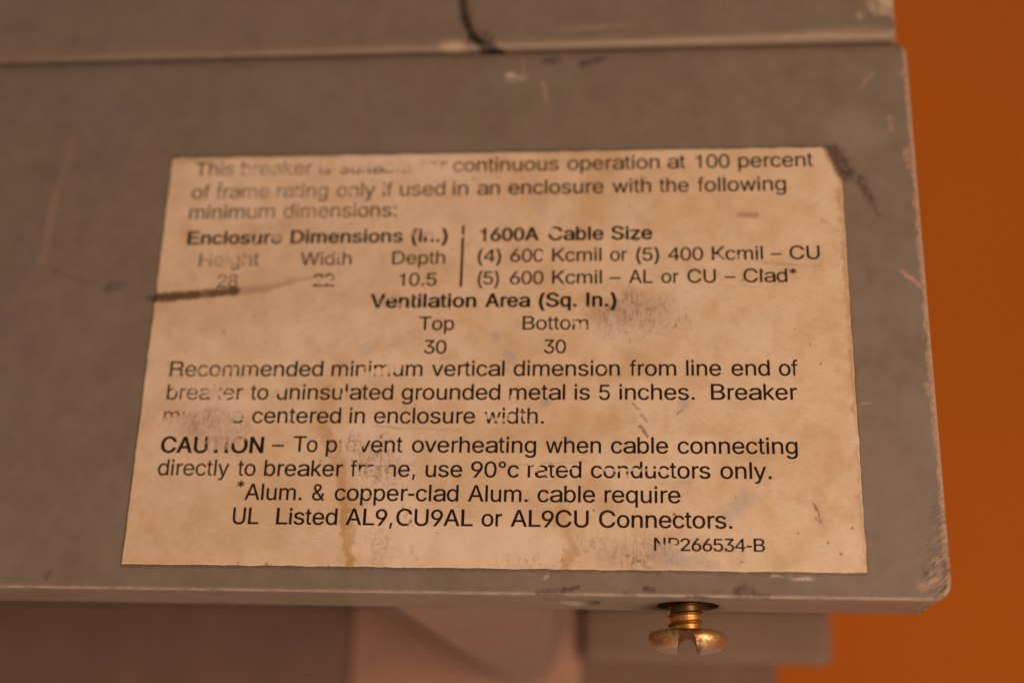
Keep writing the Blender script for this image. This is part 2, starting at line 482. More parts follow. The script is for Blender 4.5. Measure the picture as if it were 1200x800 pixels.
def paper_marks(x, z):
    """stains, rubs and scratches of the label, per vertex (millimetres on the end face)"""
    wx = x + 1.8 * (fbm(x, z, 0.9, 11, 5) - 0.5); wz = z + 1.8 * (fbm(x, z, 0.9, 31, 5) - 0.5)
    fx = x + 0.5 * (fbm(x, z, 2.5, 51, 3) - 0.5); fz = z + 0.5 * (fbm(x, z, 2.5, 71, 3) - 0.5)
    m = {}
    m['rub'] = v_spots(wx, wz, [(a, b, c * 1.35 + 2, d * 1.3 + 2, e, .8, k) for a, b, c, d, e, f, k in WORN])
    m['ochre'] = v_strokes(wx, wz, [
        (384, 455, 380, 500, 14, .9, .45), (396, 440, 404, 420, 10, .9, .3), (380, 500, 398, 545, 9, .7, .7), (398, 545, 404, 600, 6, .6, .75),
        (404, 600, 410, 664, 6, .4, .95), (402, 560, 414, 590, 8, .8, .4),
        (664, 628, 672, 645, 5, .6, .7), (672, 645, 660, 668, 7, .6, .75), (655, 600, 664, 628, 7, .8, .5),
        (676, 500, 640, 512, 16, .95, .22), (700, 505, 720, 485, 14, .95, .3), (560, 515, 600, 500, 9, .9, .2), (690, 560, 720, 590, 12, .95, .3),
        (690, 250, 715, 180, 18, .95, .40), (640, 190, 700, 182, 10, .9, .3), (190, 480, 168, 500, 12, .9, .35), (220, 500, 190, 470, 14, .9, .35),
        (690, 356, 700, 366, 12, .9, .5), (715, 440, 735, 430, 14, .9, .35), (300, 268, 340, 262, 10, .95, .2), (620, 470, 660, 440, 12, .95, .25),
        (470, 200, 520, 212, 12, .95, .25), (208, 190, 400, 182, 3, .9, .4), (985, 215, 1003, 480, 3.5, .9, .7), (1003, 480, 1013, 660, 2, .9, .5), (330, 275, 355, 250, 8, .95, .25)])
    m['clean'] = v_spots(wx, wz, [(448, 540, 40, 58, 10, .3, .75), (458, 625, 48, 42, 0, .3, .62), (425, 525, 22, 40, 0, .3, .6), (592, 640, 76, 28, 0, .3, .45), (300, 505, 50, 22, -20, .7, .35),
                            (270, 476, 32, 14, 0, .7, .6), (500, 205, 60, 18, 0, .8, .35), (450, 430, 30, 16, 0, .8, .35), (990, 640, 14, 22, 0, .7, .3)])
    m['smudge'] = v_spots(wx, wz, [(732, 362, 28, 18, 25, .7, 1.0), (748, 370, 34, 22, 0, .9, .8), (712, 380, 10, 18, 0, .8, .6), (800, 378, 12, 8, 0, .8, .5), (738, 401, 4, 4, 0, .6, .9),
                             (745, 655, 28, 10, -8, .8, 1.0), (765, 644, 34, 16, 0, .9, .55), (700, 640, 30, 10, 0, .9, .45), (284, 663, 5, 3, 0, .5, .8), (318, 662, 8, 3, 0, .6, .8), (304, 660, 3, 3, 0, .5, .9),
                             (452, 520, 10, 12, 30, .7, 1.0), (448, 512, 5, 8, 0, .7, 1.0), (442, 545, 26, 22, 0, .7, .85), (414, 515, 8, 10, 0, .7, 1.0), (414, 538, 4, 18, 0, .8, .8), (455, 555, 30, 18, 0, .9, .6), (428, 575, 12, 16, 0, .9, .4),
                             (245, 492, 30, 16, 0, .8, .65), (256, 515, 20, 12, 0, .9, .6), (280, 512, 14, 18, 0, .9, .5), (446, 640, 12, 20, 0, .9, .5), (487, 650, 6, 8, 0, .9, .4),
                             (478, 604, 5, 12, 10, .7, .9), (855, 488, 6, 3, 40, .7, .5), (450, 350, 14, 9, 0, .8, .45), (620, 660, 40, 8, 0, .9, .4), (868, 660, 3, 3, 0, .6, .9)])
    m['veil'] = v_spots(wx, wz, [(735, 365, 36, 20, 20, .9, .45), (440, 540, 40, 36, 0, .9, .25), (250, 500, 40, 24, 0, .9, .3), (450, 352, 26, 10, 0, .9, .3), (745, 655, 40, 14, 0, .9, .25), (380, 300, 120, 40, 0, .95, .10)])
    m['blue'] = v_spots(wx, wz, [(800, 474, 7, 6, 60, .7, .55), (598, 418, 8, 6, -30, .8, .5), (580, 396, 6, 6, 0, .8, .45), (432, 408, 14, 6, 30, .8, .3), (868, 592, 18, 9, 35, .8, .45), (850, 604, 8, 8, 0, .8, .4),
                           (785, 652, 26, 10, -20, .8, .45), (820, 660, 22, 6, -15, .8, .35), (637, 470, 5, 4, 0, .8, .5), (876, 585, 6, 10, 0, .8, .4), (665, 520, 6, 5, 0, .9, .5), (640, 430, 8, 4, 0, .9, .3), (632, 238, 10, 16, 0, .9, .25), (797, 568, 10, 4, 10, .9, .35)])
    m['scr'] = v_strokes(fx, fz, [(741, 472, 749, 480, 1.0, .7, .7), (751, 486, 758, 494, 1.6, .8, .5), (750, 499, 759, 512, 1.4, .6, .85), (793, 486, 800, 480, 1.4, .7, .6),
                             (953, 590, 957, 598, 1.2, .6, .8), (957, 596, 963, 612, 1.2, .6, .8), (955, 607, 960, 612, .9, .6, .6), (880, 305, 905, 309, 1.0, .8, .35), (905, 309, 962, 313, 1.0, .8, .35),
                             (440, 499, 470, 502, 1, .8, .4), (470, 502, 540, 504, .8, .8, .3), (600, 545, 690, 541, .8, .8, .3), (962, 258, 968, 262, 1, .8, .4), (788, 385, 792, 382, 1.4, .7, .6), (840, 335, 900, 338, 0.8, .9, .25)])
    m['scuff'] = v_strokes(fx, fz, [(173, 350, 205, 348, 6.4, .4, .95), (205, 348, 276, 341, 5.8, .4, .95)])
    m['tail'] = v_strokes(fx, fz, [(274, 342, 315, 338, 5.0, .7, .65), (315, 338, 345, 329, 3.6, .7, .58), (345, 329, 386, 322, 2.8, .8, .48)])
    m['smear'] = v_strokes(fx, fz, [(974, 171, 990, 203, 10, .4, .95), (984, 196, 993, 212, 6, .6, .85), (866, 252, 886, 253, 3.6, .6, .42)])
    return m

def paper_material():
    N = NT("yellowed_paper")
    big = N.noise(0.06, 4, 0.65, (21, 3, 5))
    mid = N.noise(0.28, 5, 0.65, (2, 19, 4))
    fib = N.noise(1.1, 5, 0.7, (2, 2, 4), (0.6, 1, 4.0))
    grit = N.noise(3.2, 5, 0.72, (5, 1, 4))
    c = N.mix(N.ramp(big, 0.32, 0.68), (0.665, 0.555, 0.425), (0.60, 0.465, 0.32))
    c = N.mix(N.mul(N.ramp(mid, 0.44, 0.70), 0.52), c, (0.49, 0.355, 0.225))
    c = N.mix(N.mul(N.ramp(mid, 0.48, 0.25), 0.45), c, (0.70, 0.61, 0.51))
    c = N.mix(N.mul(N.ramp(fib, 0.42, 0.72), 0.30), c, (0.42, 0.31, 0.21))
    c = N.mix(N.mul(N.ramp(grit, 0.60, 0.74), 0.35), c, (0.32, 0.22, 0.14))
    # old water stains with ochre tide lines
    ochre = N.attr('ochre')
    c = N.mix(ochre, c, (0.43, 0.265, 0.110))
    clean = N.attr('clean')
    c = N.mix(N.mul(clean, N.ramp(fib, 0.30, 0.5, 0.7, 1.0)), c, (0.75, 0.645, 0.54))
    rub = N.attr('rub')
    c = N.mix(N.mul(N.mul(rub, N.ramp(fib, 0.36, 0.55)), 0.55), c, (0.74, 0.62, 0.52))
    c = N.mix(N.mul(N.mul(rub, N.ramp(N.noise(1.5, 6, 0.74, (5, 8, 4), (1.6, 1, 0.8)), 0.54, 0.64)), 0.50), c, (0.30, 0.205, 0.14))
    # rubbed grey-brown dirt, broken up by grain
    smudge = N.attr('smudge')
    streak = N.noise(1.0, 5, 0.72, (1, 1, 9), (2.6, 1, 0.55))
    clump = N.noise(1.15, 6, 0.74, (3, 8, 9))
    smudge = N.mul(smudge, N.ma('MAXIMUM', N.ramp(clump, 0.50, 0.62), N.mul(N.ramp(streak, 0.50, 0.62), 0.9)))
    c = N.mix(N.mul(smudge, 0.85), c, (0.115, 0.070, 0.046))
    veil = N.attr('veil')
    c = N.mix(veil, c, (0.36, 0.26, 0.19))
    blue = N.attr('blue')
    c = N.mix(blue, c, (0.30, 0.32, 0.36))
    # scratches, creases and the dark scuff that crosses from the case
    scr = N.attr('scr')
    c = N.mix(scr, c, (0.20, 0.125, 0.075))
    speck = N.mul(N.ramp(N.noise(0.8, 2, 0.5, (31, 1, 2)), 0.735, 0.77), 0.75)
    c = N.mix(speck, c, (0.18, 0.11, 0.06))
    scuff = N.attr('scuff')
    scuff = N.mul(scuff, N.ramp(grit, 0.28, 0.42, 0.72, 1.0))
    tail = N.attr('tail')
    c = N.mix(tail, c, (0.33, 0.23, 0.15))
    c = N.mix(scuff, c, (0.088, 0.054, 0.035))
    smear = N.attr('smear')
    c = N.mix(N.mul(smear, N.ramp(grit, 0.25, 0.45, 0.7, 1.0)), c, (0.080, 0.050, 0.032))
    h = N.ma('ADD', N.mul(grit, 0.5), N.ma('ADD', N.mul(fib, 0.7), N.ma('SUBTRACT', N.mul(mid, 1.2), N.mul(rub, 0.8))))
    yel = N.noise(0.11, 4, 0.7, (41, 3, 15))
    c = N.mix(N.mul(N.ramp(yel, 0.52, 0.72), 0.40), c, (0.52, 0.34, 0.17))
    N.bump(h, 0.3, 0.00013)
    return N.out(c, 0.72, 0.25)

# where the print has been rubbed off: cx, cy, rx, ry, angle, soft, amount (photo pixels)
WORN = [
    (300, 203, 85, 13, 2, .6, .56), (330, 228, 110, 13, 1, .6, .54), (345, 250, 135, 11, 1, .6, .54), (268, 304, 40, 12, 0, .6, .58), (378, 304, 34, 10, 0, .6, .40), (250, 436, 70, 10, 0, .7, .54), (240, 460, 60, 12, 0, .7, .54), (230, 525, 40, 10, 0, .8, .36), (225, 552, 40, 10, 0, .8, .38), (500, 225, 40, 10, 0, .7, .40),
    (490, 350, 60, 8, 0, .8, .40), (660, 380, 36, 10, 0, .8, .38), (860, 298, 40, 10, 0, .8, .38), (540, 466, 80, 10, 0, .8, .30), (740, 462, 60, 10, 0, .8, .32),
    (446, 190, 72, 9, 2, .45, 1.0), (505, 200, 22, 12, 0, .6, .85), (384, 193, 12, 8, 0, .5, .85), (293, 202, 9, 6, 0, .5, .75), (420, 197, 20, 12, 0, .6, .55), (470, 194, 34, 8, 0, .5, .9),
    (350, 214, 8, 6, 0, .5, .8), (410, 226, 16, 8, 0, .6, .6), (450, 222, 8, 6, 0, .6, .7), (490, 224, 14, 5, 0, .6, .55), (238, 226, 14, 5, 0, .6, .45), (262, 228, 8, 4, 0, .5, .6), (272, 218, 6, 4, 0, .6, .7),
    (300, 252, 10, 5, 0, .6, .6), (350, 252, 14, 6, 0, .6, .55), (384, 241, 10, 4, 0, .5, .7), (420, 246, 10, 5, 0, .6, .6), (448, 250, 14, 8, 0, .7, .45), (230, 246, 12, 6, 0, .6, .55),
    (324, 278, 10, 6, 0, .5, .7), (298, 284, 6, 4, 0, .5, .6), (350, 276, 4, 3, 0, .5, .5), (508, 273, 13, 10, 0, .45, .95), (487, 275, 6, 6, 0, .5, .6), (463, 279, 5, 4, 0, .5, .6),
    (265, 304, 34, 11, 0, .6, .55), (248, 300, 14, 6, 0, .5, .7), (276, 305, 6, 8, 0, .5, .7), (396, 300, 8, 4, 0, .5, .8), (376, 306, 5, 4, 0, .5, .5),
    (378, 330, 18, 4.5, 0, .4, .9), (390, 324, 6, 4, 0, .5, .6), (266, 331, 16, 10, 0, .7, .50), (508, 302, 12, 3, 0, .6, .4),
    (541, 277, 6, 2.6, 0, .3, .95), (543, 270, 4, 2, 0, .6, .5), (646, 272, 5, 5, 20, .4, .9), (656, 278, 6, 3, 0, .5, .5), (612, 283, 4, 3, 0, .5, .6), (566, 278, 4, 4, 0, .5, .7), (636, 300, 4.5, 6, 0, .4, .85),
    (842, 302, 10, 3, -30, .5, .7), (862, 302, 8, 6, 0, .5, .7), (850, 293, 8, 4, 0, .5, .5), (605, 330, 5, 4, 0, .5, .6), (660, 330, 5, 3, 0, .5, .5), (880, 300, 6, 3, 0, .5, .4),
    (446, 354, 8, 3, 30, .5, .6), (459, 350, 7, 3, 0, .5, .7), (470, 358, 7, 4, 0, .5, .6), (480, 350, 5, 3, 0, .5, .6), (678, 361, 5, 3, 0, .5, .8), (690, 356, 4, 3, 0, .5, .5), (512, 356, 4, 3, 0, .6, .4),
    (671, 378, 6, 4, 0, .5, .75), (683, 383, 6, 5, 0, .4, .95), (655, 388, 4, 3, 0, .5, .6), (659, 406, 3.5, 3, 0, .5, .85), (651, 411, 3, 3, 0, .5, .7), (630, 378, 4, 2, 0, .5, .5),
    (285, 430, 30, 3.0, 0, .7, .62), (262, 428, 6, 5, 0, .5, .7), (322, 436, 10, 3.5, 0, .5, .6), (224, 440, 8, 3, 0, .5, .5), (338, 428, 5, 3, 0, .5, .6), (295, 440, 6, 2.5, 0, .5, .6),
    (445, 436, 26, 5, 8, .5, .85), (462, 428, 10, 9, 0, .4, .95), (425, 432, 7, 3, 0, .5, .7), (408, 437, 8, 3, 0, .5, .55), (480, 440, 3, 4, 0, .5, .6),
    (251, 460, 8, 11, 0, .4, 1.0), (263, 466, 5, 5, 0, .5, .8), (276, 462, 6, 5, 0, .5, .6), (206, 458, 6, 4, 0, .5, .7), (218, 466, 5, 3, 0, .5, .5), (329, 457, 7, 5, 0, .4, .9), (343, 468, 6, 3, 0, .5, .6), (316, 455, 6, 4, 0, .6, .5), (404, 464, 5, 6, 0, .4, .95), (440, 460, 8, 3, 0, .5, .5), (398, 452, 5, 4, 0, .5, .6), (362, 470, 6, 2.5, 0, .5, .5),
    (237, 490, 28, 13, 0, .45, 1.0), (264, 486, 18, 12, 0, .4, 1.0), (205, 494, 18, 7, 0, .5, .9), (221, 480, 8, 4, 0, .6, .7), (283, 484, 4, 9, 0, .5, .85),
    (255, 515, 13, 13, 0, .35, 1.0), (272, 511, 10, 11, 20, .45, .9), (284, 514, 5, 7, 30, .5, .7), (239, 522, 5, 8, 0, .5, .6), (268, 524, 5, 6, 0, .5, .7), (282, 508, 6, 6, 0, .5, .7),
    (406, 526, 10, 12, 0, .4, 1.0), (418, 520, 9, 15, 0, .4, 1.0), (432, 530, 5, 4, 0, .6, .5), (471, 524, 3, 2, 0, .5, .8), (446, 519, 4, 3, 0, .6, .4),
    (436, 556, 20, 9, 0, .4, 1.0), (447, 548, 10, 12, 0, .4, 1.0), (428, 562, 10, 8, 0, .5, .9), (455, 560, 6, 8, 0, .5, .9), (417, 549, 3, 3, 0, .5, .6), (400, 550, 4, 3, 0, .6, .4),
    (572, 488, 6, 4, 0, .5, .7), (586, 492, 10, 4, 0, .5, .7), (598, 489, 5, 6, 0, .5, .7), (612, 486, 8, 4, 0, .5, .6), (443, 490, 4, 3, 0, .6, .6), (620, 493, 4, 4, 0, .6, .5), (340, 488, 7, 4, 0, .5, .6), (355, 492, 5, 3, 0, .6, .5),
    (628, 549, 6, 5, 0, .4, .9), (640, 556, 5, 4, 0, .5, .8), (647, 544, 5, 4, 0, .5, .7), (668, 549, 10, 2.5, 0, .5, .7), (740, 551, 56, 2.6, 0, .5, .75), (715, 556, 8, 3, 0, .5, .6), (736, 558, 6, 4, 0, .5, .7), (700, 545, 5, 3, 0, .5, .5), (712, 452, 7, 2, 0, .5, .4),
    (708, 433, 4, 3, 0, .5, .7), (690, 430, 4, 3, 0, .6, .5), (722, 428, 4, 3, 0, .6, .5), (664, 425, 4, 3, 0, .6, .4), (712, 462, 4, 3, 0, .5, .6), (740, 462, 4, 3, 0, .5, .6), (755, 456, 3, 3, 0, .5, .7), (600, 466, 4, 4, 0, .5, .8), (640, 462, 5, 3, 0, .5, .5), (630, 437, 5, 3, 0, .5, .4), (517, 460, 4, 3, 0, .6, .5), (555, 466, 4, 3, 0, .6, .5), (560, 455, 3, 3, 0, .6, .5),
    (776, 641, 8, 6, 30, .5, .75), (788, 642, 8, 5, 0, .4, .9), (783, 646, 8, 4, 0, .5, .8), (794, 634, 3, 3, 0, .5, .6), (472, 606, 7, 6, 0, .5, .5), (480, 612, 4, 4, 0, .5, .6), (436, 582, 5, 4, 0, .5, .65), (444, 577, 5, 3, 0, .5, .6), (421, 584, 4, 3, 0, .6, .5),
    (705, 578, 4, 2, 0, .6, .5), (470, 586, 3, 2, 0, .6, .4), (786, 190, 5, 3, 0, .6, .3), (905, 298, 6, 4, 0, .8, .2),
]
FADED = [(330, 200, 130, 16, 2, .9, .55), (340, 226, 150, 14, 1, .9, .50), (340, 250, 140, 14, 1, .9, .42), (500, 202, 60, 14, 0, .8, .7), (268, 304, 44, 14, 0, .5, .62), (266, 328, 24, 12, 0, .5, .5), (380, 304, 40, 12, 0, .7, .35), (380, 330, 30, 12, 0, .7, .25), (500, 225, 70, 14, 0, .9, .35),
         (600, 200, 120, 12, 1, .9, .22), (240, 436, 60, 16, 0, .9, .30), (240, 462, 60, 14, 0, .9, .35), (225, 490, 60, 14, 0, .8, .55), (230, 552, 60, 12, 0, .9, .25), (390, 280, 140, 12, 0, .9, .15), (490, 303, 46, 12, 0, .8, .2), (650, 378, 50, 12, 0, .8, .15), (600, 490, 50, 12, 0, .8, .15)]

def ink_material():
    N = NT("worn_black_ink")
    grain = N.noise(3.0, 4, 0.65, (3, 1, 4))
    fine = N.noise(9.0, 3, 0.6, (3, 1, 4))
    worn = N.attr('worn')
    nick = N.mul(N.ramp(N.noise(0.55, 4, 0.65, (14, 1, 4), (1, 1, 2)), 0.60, 0.74), 0.55)
    worn = N.ma('MAXIMUM', worn, nick)
    fade = N.attr('faded')
    hs = N.noise(2.4, 4, 0.65, (8, 1, 4), (0.28, 1, 2.2))
    vs = N.noise(2.4, 4, 0.65, (2, 1, 9), (2.0, 1, 0.35))
    g = N.ma('ADD', N.ma('ADD', N.mul(grain, 0.36), N.mul(fine, 0.18)), N.ma('ADD', N.mul(hs, 0.32), N.mul(vs, 0.14)))
    th = N.ma('SUBTRACT', N.mul(worn, 1.02), N.ma('MULTIPLY_ADD', g, 2.4, -0.66))
    alive = N.ramp(th, -0.02, 0.18, 1.0, 0.10)
    a = N.mul(alive, N.ma('SUBTRACT', 0.96, fade))
    a = N.mul(a, N.ramp(fine, 0.30, 0.48, 0.80, 1.0))
    N.lk(a, N.b.inputs['Alpha'])
    c = N.mix(N.ramp(grain, 0.3, 0.7), (0.010, 0.006, 0.004), (0.020, 0.012, 0.008))
    return N.out(c, 0.7, 0.12)

def zinc_material():
    N = NT("yellow_zinc_plating")
    a = N.noise(0.45, 4, 0.6, (4, 2, 2))
    b = N.noise(2.6, 4, 0.65, (1, 2, 6))
    c = N.mix(N.ramp(a, 0.35, 0.65), (0.74, 0.46, 0.17), (0.62, 0.49, 0.29))
    c = N.mix(N.mul(N.ramp(b, 0.46, 0.62), 0.85), c, (0.27, 0.115, 0.045))
    sep = N.n("ShaderNodeSeparateXYZ"); N.lk(N.p, sep.inputs[0])
    low = N.ramp(N.ma('ADD', sep.outputs[2], N.mul(a, 0.6)), -8.6, -9.2)
    c = N.mix(N.mul(low, 0.8), c, (0.60, 0.60, 0.56))
    # grime on the crests of the thread and rust in the slot
    d = N.vm('SUBTRACT', N.p, (SX * 1000, SY * 1000, 0))
    rad = N.vm('LENGTH', N.vm('MULTIPLY', d, (1, 1, 0)))
    shank = N.mul(N.ramp(rad, 2.14, 2.24), N.ramp(rad, 2.5, 2.45))
    shank = N.mul(shank, N.ramp(sep.outputs[2], -7.1, -6.9))
    c = N.mix(N.mul(shank, 0.9), c, (0.07, 0.032, 0.014))
    warm = N.ramp(sep.outputs[2], -7.2, -6.9)
    c = N.mix(N.mul(warm, 0.5), c, (0.80, 0.42, 0.08))
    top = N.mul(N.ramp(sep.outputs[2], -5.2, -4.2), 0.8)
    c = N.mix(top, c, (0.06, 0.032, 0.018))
    slot = N.mul(N.ramp(N.ma('ABSOLUTE', N.ma('SUBTRACT', sep.outputs[0], SX * 1000 + 0.35)), 1.75, 1.25), N.ramp(sep.outputs[2], -6.9, -7.1))
    c = N.mix(N.mul(N.mul(slot, N.ramp(b, 0.35, 0.55, 0.5, 1.0)), 0.8), c, (0.16, 0.075, 0.035))
    N.bump(b, 0.3, 0.00015)
    return N.out(c, N.ramp(b, 0.35, 0.65, 0.28, 0.6), 0.5, 0.92)

def orange_material():
    N = NT("orange_backdrop_paper")
    a = N.noise(0.004, 3, 0.5, (4, 2, 2))
    b = N.noise(0.25, 3, 0.6, (1, 2, 6))
    c = N.mix(N.ramp(a, 0.3, 0.7), (0.72, 0.213, 0.021), (0.76, 0.228, 0.023))
    N.bump(b, 0.05, 0.0002)
    return N.out(c, 0.8, 0.15)

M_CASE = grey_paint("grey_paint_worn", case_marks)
M_COVER = grey_paint("grey_paint_cracked", cover_marks)
M_GREY = grey_paint("grey_paint_plain")
M_SALMON = moulding("salmon_moulding", (0.345, 0.205, 0.148), (0.30, 0.185, 0.135))
M_BROWN = moulding("brown_moulding", (0.165, 0.108, 0.082), (0.14, 0.090, 0.066))
M_END = moulding("grey_brown_moulding", (0.165, 0.113, 0.083), (0.14, 0.096, 0.07))
M_GUSSET = moulding("oversprayed_moulding", (0.20, 0.15, 0.125), (0.20, 0.135, 0.105))
M_PAPER = paper_material()
M_INK = ink_material()
M_ZINC = zinc_material()
M_ORANGE = orange_material()

# ------------------------------------------------------------------ backdrop: a sheet lying under the breaker and curving up behind it
def build_backdrop():
    bm = bmesh.new()
    prof = [(0.42, BASE.z)]
    for i in range(1, 13):
        t = math.radians(90 * i / 12)
        prof.append((0.42 + 0.18 * math.sin(t), BASE.z + 0.18 * (1 - math.cos(t))))
    prof.append((0.60, 1.6))
    prof.insert(0, (BASE.y - 0.03, BASE.z))
    rows = [[bm.verts.new((x, y, z)) for y, z in prof] for x in (-1.6, 1.8)]
    for i in range(len(prof) - 1):
        bm.faces.new((rows[0][i], rows[1][i], rows[1][i + 1], rows[0][i + 1]))
    o = part("backdrop", bm, M_ORANGE, None)
    o["kind"] = "structure"
    return o
build_backdrop()

# ------------------------------------------------------------------ circuit breaker
root = bpy.data.objects.new("circuit_breaker", None)
COL.objects.link(root)
root.location = BASE
root.empty_display_size = 0.02
root["label"] = "worn grey circuit breaker with yellowed paper label and brass screw, on an orange backdrop"
root["category"] = "circuit breaker"
bpy.context.view_layer.update()

def build_case():
    rad = (0.002, 0.0026, 0.0016, 0.001)
    rings = []
    e = 0.00055
    for k in range(6):
        t = math.radians(90 * k / 5)
        rings.append(rrect(XL, XR, ZB, ZT, rad, e * (1 - math.sin(t)) , -e * (1 - math.cos(t)) ))
    rings = rings[::-1]
    rings.append(rrect(XL, XR, ZB, ZT, rad, 0.004, 0.00005))
    rings.append(rrect(XL, XR, ZB, ZT, rad, LIP - 0.0005, 0.0002))
    rings.append(rrect(XL, XR, ZB, ZT, rad, LIP, -0.0003))
    bm = loft(rings)
    h = bmesh.new(); cyl(h, SX + 0.0003, SY, ZB - 0.002, ZB + 0.0065, 0.0043)
    d = bmesh.new(); cyl(d, 0.0625, 0.0062, ZB - 0.001, ZB + 0.0004, 0.0034, 0.0026)
    return boolean(bm, [h, d])
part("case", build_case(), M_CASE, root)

def build_cover():
    x1 = 0.1096
    zb = 0.0794
    rad = (0.001, 0.0012, 0.001, 0.001)
    rings = []
    e = 0.0015
    for (dy, off) in ((-0.0003, -0.0013), (-0.00018, -0.00110), (0.0009, -0.00020), (0.0013, 0.0), (0.05, 0.0)):
        r = rrect(XL, x1, zb, 0.125, rad, dy, 0)
        # only the lower edge carries the wide chamfer; the ends are nearly square
        q = []
        for (x, y, z) in r:
            f = max(0.0, 1 - (z - zb) / 0.004) * min(1.0, max(0.25, 0.25 + 0.75 * (x - XL) / (x1 - XL)))
            g = max(0.0, 1 - (x1 - x) / 0.003)
            q.append((x + off * 0.35 * g, y, z - off * f))
        rings.append(q)
    return loft(rings)
part("top_cover", build_cover(), M_COVER, root)

# body behind the front shell: stands on the backdrop sheet
part("back_housing", box(XL + 0.003, 0.1080, LIP, 0.112, 0.0062, 0.0785, 0.001), M_GREY, root)
part("end_panel", box(0.0600, 0.1070, 0.0785, 0.0822, -0.0046, 0.0062, 0.0018, 5), M_END, root)
part("base_wall", box(XL + 0.003, 0.0969, 0.0823, 0.112, BASE.z, 0.0062, 0.001), M_BROWN, root)
boss = part("terminal_boss", box(0.0150, 0.0597, 0.0815, 0.0850, BASE.z, 0.0060, 0.0006, 3), M_SALMON, root)

def build_gusset():
    # a sloping web from the lip's rear edge back to the boss, narrowing as it goes down
    bm = bmesh.new()
    a = [(0.0340, LIP, -0.0033), (0.0585, LIP, -0.0033), (0.0530, 0.0820, -0.0092), (0.0470, 0.0820, -0.0092)]
    b = [(0.0285, LIP, 0.0058), (0.0604, LIP, 0.0058), (0.0590, 0.0820, 0.0058), (0.0180, 0.0820, 0.0058)]
    A = [bm.verts.new(p) for p in a]; B = [bm.verts.new(p) for p in b]
    bm.faces.new(A); bm.faces.new(B)
    for i in range(4):
        bm.faces.new((A[i], A[(i + 1) % 4], B[(i + 1) % 4], B[i]))
    bmesh.ops.bevel(bm, geom=bm.edges[:], offset=0.0016, segments=5, affect='EDGES', clamp_overlap=True)
    return bm
part("gusset", build_gusset(), M_GUSSET, boss)

# ------------------------------------------------------------------ screw
def build_shank():
    n, steps = 72, 150
    z0, z1 = -0.0074, 0.0030
    pitch, r0, amp = 0.00120, 0.00205, 0.00032
    bm = bmesh.new()
    rings = []
    for j in range(steps + 1):
        z = z0 + (z1 - z0) * j / steps
        ring = []
        for i in range(n):
            t = 2 * math.pi * i / n
            f = ((z - z0) / pitch - i / n) % 1.0
            ridge = max(0.0, 1 - abs(f - 0.5) / 0.20)
            ridge = min(1.0, ridge * 1.5)
            r = r0 + amp * ridge
            ring.append(bm.verts.new((SX + r * math.cos(t), SY + r * math.sin(t), z)))
        rings.append(ring)
    for a, b in zip(rings, rings[1:]):
        for i in range(n):
            bm.faces.new((a[i], a[(i + 1) % n], b[(i + 1) % n], b[i]))
    bm.faces.new(rings[0]); bm.faces.new(rings[-1])
    return bm
screw = part("screw", build_shank(), M_ZINC, root, angle=60)

def build_head():
    prof = [(0.0020, -0.00695), (0.0044, -0.00700), (0.0049, -0.00714), (0.00515, -0.00742), (0.00525, -0.00782), (0.00520, -0.00828),
            (0.00500, -0.00878), (0.00462, -0.00922), (0.00400, -0.00955), (0.0032, -0.00972), (0.0018, -0.00982), (0.0004, -0.00985)]
    n = 96
    rings = [[(SX + 0.0002 + r * math.cos(2 * math.pi * i / n), SY + r * math.sin(2 * math.pi * i / n), z) for i in range(n)] for r, z in prof]
    bm = loft(rings)
    # slot: arched groove across the head, a little off the line of sight
    c = bmesh.new()
    hw, top = 0.00122, -0.0074
    pr = [(-hw * 1.15, -0.0115), (hw * 1.15, -0.0115), (hw, -0.0088)]
    for k in range(1, 8):
        t = math.pi * k / 8
        pr.append((hw * math.cos(t), -0.0088 + (top + 0.0088) * math.sin(t)))
    pr.append((-hw, -0.0088))
    ang = math.radians(2.6)
    dx, dy = math.sin(ang), math.cos(ang)
    rings = []
    for s in (-0.008, 0.008):
        rings.append([(SX + 0.0002 + u * dy + s * dx, SY - u * dx + s * dy, z) for u, z in pr])
    c.free()
    c = loft(rings)
    return boolean(bm, [c])
part("screw_head", build_head(), M_ZINC, screw, angle=40)

